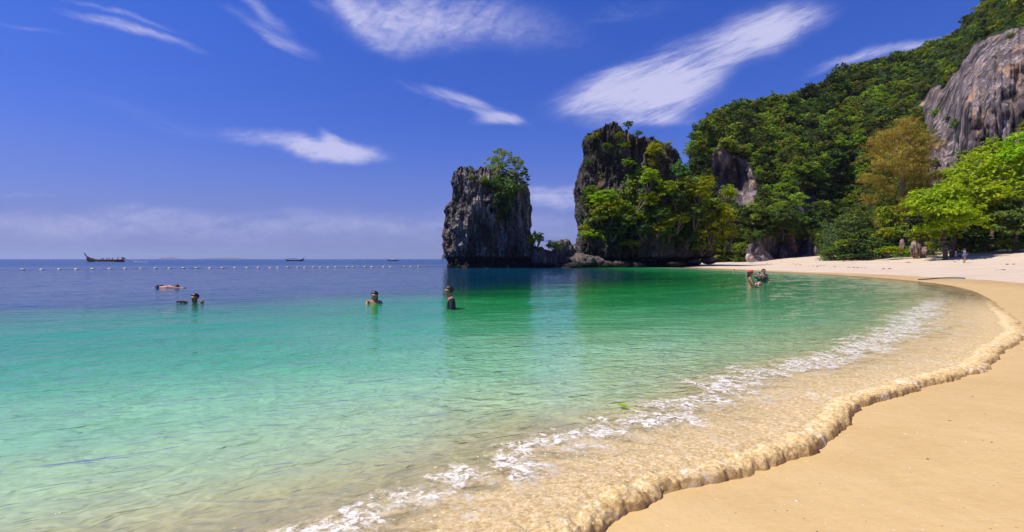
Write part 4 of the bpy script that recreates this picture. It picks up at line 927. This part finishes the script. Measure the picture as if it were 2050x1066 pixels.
def person(label, loc, rz, pose=None, skin=None, hair='short', shirt=None, shirt_nodes=('waist', 'chest', 'ribs'), sleeves=0, shorts=None, height=1.7, group=None, head_turn=None, cap=None, hairm=None, drop=(), lean=None):
    n_ = base_pose(); n_.update(pose or {}); ed = E_T + side_e('l') + side_e('r')
    for q in ('l', 'r'):    # fingers and thumb
        pa = np.array(n_[q + 'pa'][:3]); wr = np.array(n_[q + 'wr'][:3]); d = pa - wr; d /= np.linalg.norm(d) + 1e-9; sd = np.cross(d, (1, 0, 0)); 
        sd = sd / (np.linalg.norm(sd) + 1e-9) if np.linalg.norm(sd) > .1 else np.array([0, 1., 0])
        for i, (of, ln) in enumerate(((-.026, .060), (-.009, .072), (.009, .068), (.026, .055))):
            a = pa + d * .028 + sd * of; b = a + d * ln * .55; c_ = b + d * ln * .4 + np.cross(d, sd) * .018
            for j, pt in enumerate((b, c_)): n_[f'{q}f{i}{j}'] = (*pt, .0085 - .001 * j)
            ed += [(q + 'pa', f'{q}f{i}0'), (f'{q}f{i}0', f'{q}f{i}1')]
        t = wr + d * .03 - sd * .035; n_[q + 't0'] = (*t, .010); n_[q + 't1'] = (*(t + d * .035 - sd * .012), .009); ed += [(q + 'wr', q + 't0'), (q + 't0', q + 't1')]
    k = height / 1.74
    e = empty('person', tuple(loc), rz, label=label, cat='person', group=group); e.scale = (k, k, k)
    if lean: e.rotation_euler = (lean[0], lean[1], rz)
    link('body', skin_mesh('body', n_, [x for x in ed if not (set(x) & set(drop))], skin or SKIN), e)
    if shirt:
        sn = {kk: (*n_[kk][:3], *(np.array(n_[kk][3:]) + .014)) for kk in shirt_nodes}; se = [(shirt_nodes[i], shirt_nodes[i + 1]) for i in range(len(shirt_nodes) - 1)]
        if sleeves >= 0:
            for q in ('l', 'r'):
                sn[q + 'sh'] = (*n_[q + 'sh'][:3], .071); se.append(('ribs', q + 'sh'))
                if sleeves >= 1: sn[q + 'el'] = (*n_[q + 'el'][:3], .053); se.append((q + 'sh', q + 'el'))
                if sleeves >= 2: sn[q + 'wr'] = (*n_[q + 'wr'][:3], .037); se.append((q + 'el', q + 'wr'))
        link('shirt', skin_mesh('shirt', sn, se, shirt), e)
    if shorts:
        sn = {kk: (*n_[kk][:3], *(np.array(n_[kk][3:]) + .016)) for kk in ('pelvis', 'lhip', 'rhip')}
        for q in ('l', 'r'):
            h_ = np.array(n_[q + 'hip'][:3]); kn = np.array(n_[q + 'kn'][:3]); sn[q + 'leg'] = (*(h_ * .5 + kn * .5), .088)
        link('shorts', skin_mesh('shorts', sn, [('pelvis', 'lhip'), ('pelvis', 'rhip'), ('lhip', 'lleg'), ('rhip', 'rleg')], shorts), e)
    sk = np.array(n_['skull'][:3]); hp = []
    V, F = ellip((0, .014, .016), (.104, .112, .100), 28, 22); V[:, 1] = np.where((V[:, 2] < .042) & (V[:, 1] < 0), 0, V[:, 1]); V = V + .006 * fbm(V[:, 0] * 30, V[:, 1] * 30, V[:, 2] * 30, 2, 4)[:, None]
    hp.append((V + sk, F))
    if hair == 'long': hp.append(tuple([ellip(sk + (0, .07, -.09), (.095, .06, .13), 14, 10)][0]))
    if hair == 'bun': hp.append(ellip(sk + (0, .11, .04), (.045, .045, .045)))
    V, F, M = merge(hp); link('hair', mk_mesh('hair', V, F, hairm or HAIR, smooth=True), e)
    for s in (-1, 1):
        V, F = ellip(sk + (.034 * s, -.092, -.008), (.013, .009, .007), 8, 6); link('eye', mk_mesh('eye', V, F, EYE_M, smooth=True), e)
    if cap:
        V, F = ellip(sk + (0, .01, .055), (.122, .132, .088), 20, 12); V[:, 2] = np.maximum(V[:, 2], sk[2] + .035); V2, F2 = ellip(sk + (0, -.13, .035), (.085, .10, .012), 16, 8)
        V, F, M = merge([(V, F), (V2, F2)]); link('cap', mk_mesh('cap', V, F, cap, smooth=True), e)
    return e
def onx(px, D): return (px - 1025) / 1000 * D
# man in black rash guard, turned to the left, waist deep
def bed(x, y): return float(ground_h(np.array([x]), np.array([y]))[0])
D = 12.1; x = onx(903, D)
# head bowed a little
pz = {'neck': (0, -.02, 1.47, .052), 'jaw': (0, -.07, 1.54, .070), 'skull': (0, -.055, 1.625, .098, .106), 'crown': (0, -.04, 1.68, .072), 'nose': (0, -.168, 1.59, .015), 'chin': (0, -.12, 1.525, .03), 'lear': (-.092, -.05, 1.60, .016), 'rear': (.092, -.05, 1.60, .016)}
person('man in a black long sleeved rash guard standing waist deep and looking down', (x, D, .56 - 1.76), R(-82), pose=dict(pz, lel=(-.215, .03, 1.14, .043), lwr=(-.225, -.02, .90, .029), lpa=(-.225, -.03, .82, .036)), skin=SKIND, shirt=BLACK, shirt_nodes=('pelvis', 'waist', 'chest', 'ribs'), sleeves=2, shorts=NAVY, height=1.76)
# swimmer facing the camera with arms spread
D = 13.8; x = onx(390, D)
person('dark haired swimmer with snorkel at chin level, both arms spread on the water', (x, D, .235 - 1.66), R(5), pose={'lsh': (-.18, -.02, 1.42, .06), 'rsh': (.18, -.02, 1.42, .06), 'lel': (-.22, -.05, 1.50, .045), 'rel': (.22, -.05, 1.50, .045), 'lwr': (-.27, -.12, 1.52, .03), 'rwr': (.27, -.12, 1.53, .03), 'lpa': (-.31, -.18, 1.52, .036), 'rpa': (.31, -.18, 1.53, .036)}, skin=SKIND, height=1.68)
V, F = tube([(0, 0, 0), (.05, 0, .02), (.09, .02, .10), (.09, .04, .26)], .012, 8); 
# girl with wet hair, neck deep
D = 13.5; x = onx(750, D)
person('woman with dark wet hair standing neck deep, one shoulder above the water', (x, D, .335 - 1.62), R(12), pose={'lsh': (-.15, .0, 1.43, .055), 'lel': (-.22, -.05, 1.43, .04), 'lwr': (-.2, -.2, 1.35, .028), 'lpa': (-.16, -.26, 1.33, .034)}, skin=SKIN, hair='long', shirt=GREENC, sleeves=-1, height=1.62)
# snorkeller stretched out at the surface
D = 21.0; x = onx(345, D)
sw = {'lel': (-.2, -.02, 1.72, .042), 'lwr': (-.16, -.05, 1.96, .028), 'lpa': (-.15, -.05, 2.04, .034), 'lsh': (-.16, .01, 1.47, .06), 'rel': (.3, .0, 1.25, .04), 'rwr': (.34, -.05, 1.05, .028), 'rpa': (.34, -.06, .98, .034)}
p_ = person('swimmer floating face down and stretched out beyond the spread armed swimmer', (x + 1.05, D, -.03), 0, pose=sw, skin=SKIN, shorts=NAVY, height=1.65)
p_.rotation_euler = (R(90), 0, R(90 + 4)); p_.location = (x - 1.4, D, -.095)
p_.rotation_euler = (R(86), 0, R(92)); 
# woman with red cap holding a child
D = 21; x = onx(1502, D)
person('woman in a red cap holding a small child in waist deep water', (x, D, .70 - 1.68), R(62), pose={'rel': (.19, -.12, 1.18, .042), 'rwr': (.10, -.32, 1.13, .029), 'rpa': (.06, -.40, 1.13, .034), 'lel': (-.19, -.12, 1.16, .042), 'lwr': (-.10, -.32, 1.05, .029), 'lpa': (-.05, -.40, 1.04, .034)}, skin=SKIN, shirt=PINKC, shirt_nodes=('waist', 'chest'), sleeves=-1, shorts=GREYC, hair='long', cap=REDC, height=1.68)
ch = {'lkn': (-.14, -.22, .80, .06), 'rkn': (.14, -.22, .80, .06), 'lan': (-.2, -.1, .50, .04), 'ran': (.2, -.1, .50, .04), 'lft': (-.2, -.2, .45, .036), 'rft': (.2, -.2, .45, .036), 'lel': (-.2, -.12, 1.25, .043), 'rel': (.2, -.12, 1.25, .043), 'lwr': (-.16, -.3, 1.38, .03), 'rwr': (.16, -.3, 1.38, .03), 'lpa': (-.14, -.36, 1.42, .034), 'rpa': (.14, -.36, 1.42, .034)}
person('small child in dark clothes held by the woman in the red cap', (x + .30, D - .12, .66 - .95), R(-70), pose=ch, skin=SKINL, shirt=BLACK, sleeves=1, shirt_nodes=('pelvis', 'waist', 'chest', 'ribs'), height=.95)
D = 25.5; x = onx(1529, D)
person('man in a black tank top standing waist deep right of the red cap', (x, D, .70 - 1.74), R(8), pose={'lel': (-.25, .02, 1.16, .043), 'rel': (.25, .02, 1.16, .043), 'lwr': (-.22, -.14, .98, .029), 'rwr': (.2, -.14, .98, .029), 'lpa': (-.2, -.22, .96, .034), 'rpa': (.17, -.22, .96, .034)}, skin=SKIND, shirt=BLACK, shirt_nodes=('pelvis', 'waist', 'chest', 'ribs'), sleeves=-1, shorts=BLACK, height=1.74)
# distant heads
D = 47; person('swimmer far out by the sand spit with only the pale head showing', (onx(1469, D), D, .24 - 1.6), R(-40), skin=SKINL, height=1.6, hair='bun')
D = 44; person('dark haired swimmer neck deep behind the woman in the red cap', (onx(1506, D), D, .22 - 1.6), R(20), skin=SKIN, height=1.6)
# walker on the beach
D = 55; x = onx(1931, D); zg = bed(x, D)
wk = {'rkn': (.09, -.16, .50, .058), 'ran': (.09, -.02, .10, .04), 'rft': (.10, -.15, .035, .036), 'lkn': (-.09, .03, .48, .058), 'lan': (-.09, .22, .09, .04), 'lft': (-.10, .10, .03, .036), 'lel': (-.22, .06, 1.15, .043), 'lwr': (-.2, -.1, 1.0, .029), 'lpa': (-.19, -.17, .97, .034), 'rel': (.2, -.1, 1.17, .043), 'rwr': (.14, -.28, 1.18, .029), 'rpa': (.12, -.35, 1.2, .034)}
person('beach walker in a blue top and denim shorts stepping across the pale sand', (x, D, zg), R(75), pose=wk, skin=SKIND, shirt=BLUEC, sleeves=0, shorts=DENIM, shirt_nodes=('pelvis', 'waist', 'chest', 'ribs'), height=1.66)
D = 66; x = onx(1903, D); zg = bed(x, D)
person('person in dark blue clothes standing in the shade beneath the bright trees', (x, D, zg), R(150), skin=SKIND, shirt=NAVY, sleeves=1, shorts=NAVY, height=1.6, hair='long')
# bag beside the tree
D = 65; x = onx(1922, D); zg = bed(x, D)
e = empty('bag', (x, D, zg), label='small red and blue bag lying on the sand behind the beach walker', cat='bag')
V, F = ellip((0, 0, .17), (.26, .16, .18), 14, 10); V[:, 2] = np.maximum(V[:, 2], .0); link('sack', mk_mesh('sack', V, F, REDC, smooth=True), e)
V, F = ellip((-.26, 0, .25), (.13, .14, .16), 12, 8); link('pouch', mk_mesh('pouch', V, F, BLUEC, smooth=True), e)
link('strap', mk_mesh('strap', *tube([(-.15, 0, .3), (-.08, 0, .42), (.08, 0, .42), (.15, 0, .3)], .02, 6), NAVY), e)
# blue rope lying on the wet sand
def ropepts():
    P0 = []
    for px, py in ((1838, 561.2), (1847, 560.8), (1860, 560), (1875, 558.6), (1890, 557.9), (1905, 557.6), (1918, 557.8), (1931, 558.6)):
        g = ground_hit(px, py); P0.append((g[0], g[1], g[2] + .03))
    return np.array(P0)
rp = ropepts(); q = catmull(rp, 6); e = empty('rope', tuple(q[0]), label='long dark rope with a blue end stretched across the wet sand', cat='rope')
kk = int(len(q) * .78)
link('rope_line', mk_mesh('rope_line', *tube(q[:kk + 1] - q[0], .028, 8), plain('rope_dark', (.045, .045, .03), .9), smooth=True), e)
link('rope_end', mk_mesh('rope_end', *tube(q[kk:] - q[0], .034, 8), plain('rope_blue', (.03, .10, .2), .8), smooth=True), e)
# green leaf floating near the surf
g = P(1247, 819, 4.0); s = np.linspace(-1, 1, 9); Vl = []
for i, a in enumerate(s):
    wd = .020 * (1 - a * a) ** .7 * (1 + .2 * a)
    for b in (-1, 0, 1): Vl.append((a * .042, b * wd, .003 + .006 * abs(b) + .004 * a * a))
e = empty('leaf', (float(onx(1247, 4.0)), 4.0, .022), R(-35), label='single yellow green leaf floating on the shallow water', cat='leaf')
e.rotation_euler = (R(18), 0, R(-35))
link('blade', mk_mesh('blade', Vl, grid_faces(9, 3), LM['bright'], smooth=True), e); link('leaf_stalk', mk_mesh('leaf_stalk', *tube([(.04, 0, .005), (.06, .002, .008)], .0015, 5), GREENC), e)

# ============================================================ BUOY LINE
bx = [45, 83, 118, 152, 185, 219, 250, 282, 311, 339, 367, 393, 420, 445, 470, 494, 516.6, 541, 556, 575.6, 596, 610, 627, 641.5, 657, 672, 695, 707, 730.5, 744.6, 767.6, 781.7, 809.8, 822.4, 837.8]
BW = plain('buoy_white', (.62, .60, .48), .4, .08, 3); ROPE = plain('float_rope', (.12, .11, .08), .9)
V, F = ellip((0, 0, 0), (.27, .15, .15), 18, 12); V[:, 0] = np.sign(V[:, 0]) * np.abs(V[:, 0]) ** .9 * .27 ** .1
fl_m = mk_mesh('float', V, F, BW, smooth=True); ring_m = mk_mesh('collar', *tube([(-.31, 0, 0), (-.26, 0, 0)], [.03, .055], 8), ROPE); ring_m2 = mk_mesh('collar', *tube([(.26, 0, 0), (.31, 0, 0)], [.055, .03], 8), ROPE)
pos_b = []
for i, px in enumerate(bx):
    D = float(np.interp(px, [0, 838], [53, 76])); pos_b.append((onx(px, D), D)); 
ORD = 'first second third fourth fifth sixth seventh eighth ninth tenth eleventh twelfth thirteenth fourteenth fifteenth sixteenth seventeenth eighteenth'.split()
for i, (x, y) in enumerate(pos_b):
    e = empty('buoy', (x, y, .03 + rng.uniform(-.02, .02)), 0.42 + rng.uniform(-.3, .3), label='white float of the swimming area line', cat='buoy', group='white floats of the swimming area line')
    e['label'] = 'leftmost white float of the swimming area line' if i == 0 else ('rightmost white float of the line, nearest the smaller stack' if i == len(bx) - 1 else f'{ORD[i]} white float from the left end of the swimming area line' if i < 18 else f'{ORD[len(bx) - 1 - i]} white float from the stack end of the swimming area line')
    e.scale = (.76, .76, .76); e.rotation_euler = (rng.uniform(-.1, .1), rng.uniform(-.12, .12), .42 + rng.uniform(-.3, .3))
    link('float', fl_m, e); link('collar', ring_m, e); link('collar', ring_m2, e)
rp = [(x, y, .0 + .03 * math.sin(i * 3)) for i, (x, y) in enumerate(pos_b)]; rp = [(-75, 49, 0)] + rp + [(-7, 80, 0)]
tag(link('float_line', mk_mesh('float_line', *tube(np.array(rp), .02, 5), ROPE)), 'thin rope at the water surface joining the white floats', 'rope')

# ============================================================ LONGTAIL BOATS
def longtail(px0, px1, D, prow_left, hullm, trim, label, canopy=None, driver=True):
    Lh = abs(px1 - px0) / 1000 * D; cx_ = onx((px0 + px1) / 2, D); e = empty('longtail_boat', (cx_, D, 0), 0 if prow_left else R(180), label=label, cat='boat')
    k = Lh / 12
    t = np.linspace(0, 1, 36); xx = -Lh / 2 + t * Lh * .93          # bow at -x
    half = .95 * k * np.sin(np.pi * np.clip(.06 + .80 * t, 0, 1)) ** .6; half[0] = .05 * k
    sheer = (.52 + 1.2 * np.exp(-t / .13) + .22 * t ** 3) * k; keel = (-.30 + .75 * np.exp(-t / .07)) * k
    rows = []
    for i in range(36):
        s = np.linspace(0, 1, 7); y = half[i] * np.sin(s * np.pi / 2) ** .8; z = keel[i] + (sheer[i] - keel[i]) * s ** 1.6
        ring = np.concatenate([np.stack([np.full(7, xx[i]), -y[::-1], z[::-1]], 1), np.stack([np.full(6, xx[i]), y[1:], z[1:]], 1)]); rows.append(ring)
    V = np.array(rows); F = grid_faces(36, 13); inner = V.copy(); inner[:, :, 1] *= .9; inner[:, :, 2] += .06 * k
    Vt, Ft, M = merge([(V.reshape(-1, 3), F), (inner.reshape(-1, 3), F[:, ::-1])]); link('hull', mk_mesh('hull', Vt, Ft, hullm, smooth=True), e)
    tr_ = mk_mesh('transom', *box((xx[-1], 0, (keel[-1] + sheer[-1]) / 2), (.06 * k, half[-1] * 1.9, sheer[-1] - keel[-1])), hullm); link('transom', tr_, e)
    for sgn in (-1, 1):
        g_ = V[:, 0 if sgn < 0 else 12]; link('gunwale', mk_mesh('gunwale', *tube(g_ + (0, 0, .02), .055 * k, 6), trim, smooth=True), e)
    st_ = link('prow_post', mk_mesh('prow_post', *tube([(xx[0] + .5 * k, 0, 1.3 * k), (xx[0], 0, 1.75 * k), (xx[0] - .42 * k, 0, 2.35 * k), (xx[0] - .62 * k, 0, 2.75 * k)], [.10 * k, .13 * k, .12 * k, .16 * k], 8), trim, smooth=True), e)
    link('ribbon', mk_mesh('ribbon', *tube([(xx[0] - .12 * k, 0, 1.9 * k), (xx[0] - .28 * k, 0, 2.1 * k)], .19 * k, 8), REDC, smooth=True), st_)
    for i in range(5):
        xb = xx[10 + i * 4]; link('bench', mk_mesh('bench', *box((xb, 0, .42 * k), (.28 * k, 1.5 * k, .05 * k)), trim), e)
    en = link("engine", mk_mesh("engine", *merge([box((xx[-1] + .1 * k, 0, 1.12 * k), (.75 * k, .42 * k, .38 * k)), box((xx[-1] - .1 * k, 0, .85 * k), (.12 * k, .12 * k, .5 * k)), ellip((xx[-1] - .25 * k, 0, 1.35 * k), (.2 * k, .2 * k, .16 * k))])[:2], BLACK), e)
    link('propeller_shaft', mk_mesh('propeller_shaft', *tube([(xx[-1] + .3 * k, 0, 1.05 * k), (xx[-1] + 1.6 * k, 0, .55 * k), (xx[-1] + 3.1 * k, 0, -.05 * k)], .05 * k, 6), BLACK), en)
    link('tiller', mk_mesh('tiller', *tube([(xx[-1] - .2 * k, 0, 1.2 * k), (xx[-1] - 1.3 * k, .1, 1.45 * k)], .03 * k, 6), BLACK), en)
    if canopy:
        a, b, h_, mt = canopy
        s = np.linspace(-1, 1, 9); xs = np.linspace(xx[int(a * 35)], xx[int(b * 35)], 8)
        Vc = np.array([[(X_, q * .85 * k, (h_ + .16 * (1 - q * q)) * k) for q in s] for X_ in xs]); V2 = Vc.copy(); V2[:, :, 2] -= .07 * k
        Vt, Ft, M = merge([(Vc.reshape(-1, 3), grid_faces(8, 9)), (V2.reshape(-1, 3), grid_faces(8, 9)[:, ::-1])]); link('canopy', mk_mesh('canopy', Vt, Ft, mt, smooth=True), e)
        for X_ in (xs[0], xs[3], xs[-1]):
            for sg in (-1, 1): link('canopy_post', mk_mesh('canopy_post', *tube([(X_, sg * .8 * k, .5 * k), (X_, sg * .8 * k, h_ * k)], .035 * k, 6), trim), e)
    return e, xx, k, sheer
def rider(e, xx, k, t, yo, standing, shirt, label, seed, group):
    x_l = xx[int(t * 35)]; rz = e.rotation_euler.z; wx = e.location.x + x_l * math.cos(rz); wy = e.location.y + yo * math.cos(rz)
    if standing: return person(label, (wx, wy, .35 * k), rz + R(-80), shirt=shirt, sleeves=1, shorts=NAVY, height=1.65, skin=SKIND, group=group)
    sit = {'lkn': (-.12, -.42, .95, .06), 'rkn': (.12, -.42, .95, .06), 'lan': (-.12, -.45, .50, .04), 'ran': (.12, -.45, .50, .04), 'lft': (-.12, -.58, .46, .036), 'rft': (.12, -.58, .46, .036), 'lwr': (-.18, -.25, 1.02, .029), 'lpa': (-.16, -.32, 1.02, .034), 'rwr': (.18, -.25, 1.02, .029), 'rpa': (.16, -.32, 1.02, .034)}
    return person(label, (wx, wy, .45 * k - .55), rz + R(-90), pose=sit, shirt=shirt, sleeves=1, shorts=NAVY, height=1.66, skin=SKIN if seed % 2 else SKIND, group=group)
HULLR = plain('hull_redbrown', (.17, .03, .022), .5, .35, 1.5); HULLD = plain('hull_dark', (.02, .018, .04), .5, .3, 1.5); TRIMD = plain('boat_trim', (.035, .02, .02), .6, .3, 2)
D = 205
b1, xx1, k1, sh1 = longtail(173, 252, D, True, HULLR, TRIMD, 'red brown wooden longtail boat under way with passengers at the left')
for i, (t, yo, s_, m_, lab) in enumerate([(.16, .2, 0, REDC, 'passenger in red sitting foremost in the red brown boat'), (.22, -.2, 0, NAVY, 'passenger in navy sitting second from the bow of the red brown boat'), (.42, .3, 0, BLACK, 'passenger in black sitting amidships in the red brown boat'), (.50, -.3, 0, GREYC, 'passenger in grey sitting amidships in the red brown boat'),
        (.56, .3, 0, REDC, 'passenger in red sitting amidships in the red brown boat'), (.64, -.2, 0, BLUEC, 'passenger in blue sitting aft in the red brown boat'), (.70, .25, 0, BLACK, 'passenger in black sitting nearest the boatman of the red brown boat'), (.74, -.1, 0, NAVY, 'passenger in navy sitting aft in the red brown boat'), (.86, 0, 1, NAVY, 'boatman standing at the stern of the red brown boat')]):
    rider(b1, xx1, k1, t, yo, s_, m_, lab, i, 'people aboard the red brown boat')
D = 300
b2, xx2, k2, _ = longtail(571, 608, D, False, HULLD, TRIMD, 'dark longtail boat with its prow to the right on the horizon', canopy=(.42, .78, 1.5, HULLD))
rider(b2, xx2, k2, .86, 0, 1, NAVY, 'boatman standing at the stern of the dark boat with prow to the right', 1, None)
b3, xx3, k3, _ = longtail(776, 799, 320, True, HULLD, TRIMD, 'small dark boat with white cabin top nearest the rock stacks', canopy=(.35, .78, 1.75, WHITE))
link('mast', mk_mesh('mast', *tube([(xx3[26], 0, .5 * k3), (xx3[26], 0, 3.6 * k3)], .06 * k3, 6), TRIMD), b3); link('cabin', mk_mesh('cabin', *box((xx3[20], 0, 1.1 * k3), (3.6 * k3, 1.2 * k3, .9 * k3)), WHITE), b3)
# wakes
def wake(pts_, wd, label):
    pts_ = np.array(pts_); parts = []
    for i in range(len(pts_) * 26):
        t = rng.uniform(0, len(pts_) - 1); a = pts_[int(t)] * (1 - t % 1) + pts_[min(int(t) + 1, len(pts_) - 1)] * (t % 1); r = rng.uniform(.08, .3) * wd
        parts.append(ellip(a + (rng.normal(0, wd * .6), rng.normal(0, wd * .5), .03), (r * 1.6, r, r * .5), 6, 4))
    V, F, M = merge(parts); tag(link('wake', mk_mesh('wake', V, F, WHITE, smooth=True)), label, 'wake', kind='stuff')
bx0 = b1.location.x
wake([(bx0 - 3.5, 204, 0), (bx0 - 1, 203.8, 0), (bx0 + 2, 203.8, 0), (bx0 + 4.5, 204, 0)], .5, 'white bow wave along the hull of the red brown boat')
wake([(bx0 + 11.5, 205, 0), (bx0 + 13, 205, 0), (bx0 + 15.5, 205, 0), (bx0 + 17, 205.5, 0)], .6, 'white wake churned up behind the red brown boat')
# ============================================================ DISTANT ISLANDS
ISL = rock_material('far_rock', dark=(.05, .05, .05), mid=(.12, .12, .11), light=(.25, .24, .23), wetz=0, sc=.02, mossy=.3)
def island(px0, px1, hpx, D, seed, label):
    n_ = 60; m_ = 16; xs = np.linspace(0, 1, n_); pr = (np.sin(np.pi * xs) ** .5) * (.45 + .55 * (.5 + .5 * fbm(xs * 6, seed, 0, 4, seed, .6)))
    s = np.linspace(-1, 1, m_); W_ = (px1 - px0) / 1000 * D; V = np.array([[(onx(px0, D) + a * W_, D + q * W_ * .12, (hpx / 1000 * D) * h_ * (1 - abs(q) ** 3) - 2) for q in s] for a, h_ in zip(xs, pr)])
    tag(link('island', mk_mesh('island', V.reshape(-1, 3), grid_faces(n_, m_)[:, ::-1], ISL, smooth=True)), label, 'island')
island(318, 360, 5.0, 9000, 1, 'low faint island left of the middle on the horizon')
island(395, 500, 4.0, 9000, 2, 'long faint island on the horizon left of the dark longtail boat')
island(884, 902, 23, 2600, 3, 'steep grey blue islet just left of the smaller stack on the horizon')

# ============================================================ HAZE: pale sea air over the whole bay
hm = bpy.data.materials.new('haze_air'); hm.use_nodes = True; hm.node_tree.nodes.clear(); n = NT(hm.node_tree); out = n.n('ShaderNodeOutputMaterial')
pv = n.n('ShaderNodeVolumePrincipled'); pv.inputs['Color'].default_value = (.62, .74, 1, 1); pv.inputs['Density'].default_value = 8e-5; pv.inputs['Anisotropy'].default_value = .2
n.l(pv.outputs[0], out.inputs['Volume'])
V, F = box((0, 0, 55), (27000, 27000, 150)); hz = tag(link('haze', mk_mesh('haze', V, F, hm)), 'thin pale blue sea air', kind='stuff')
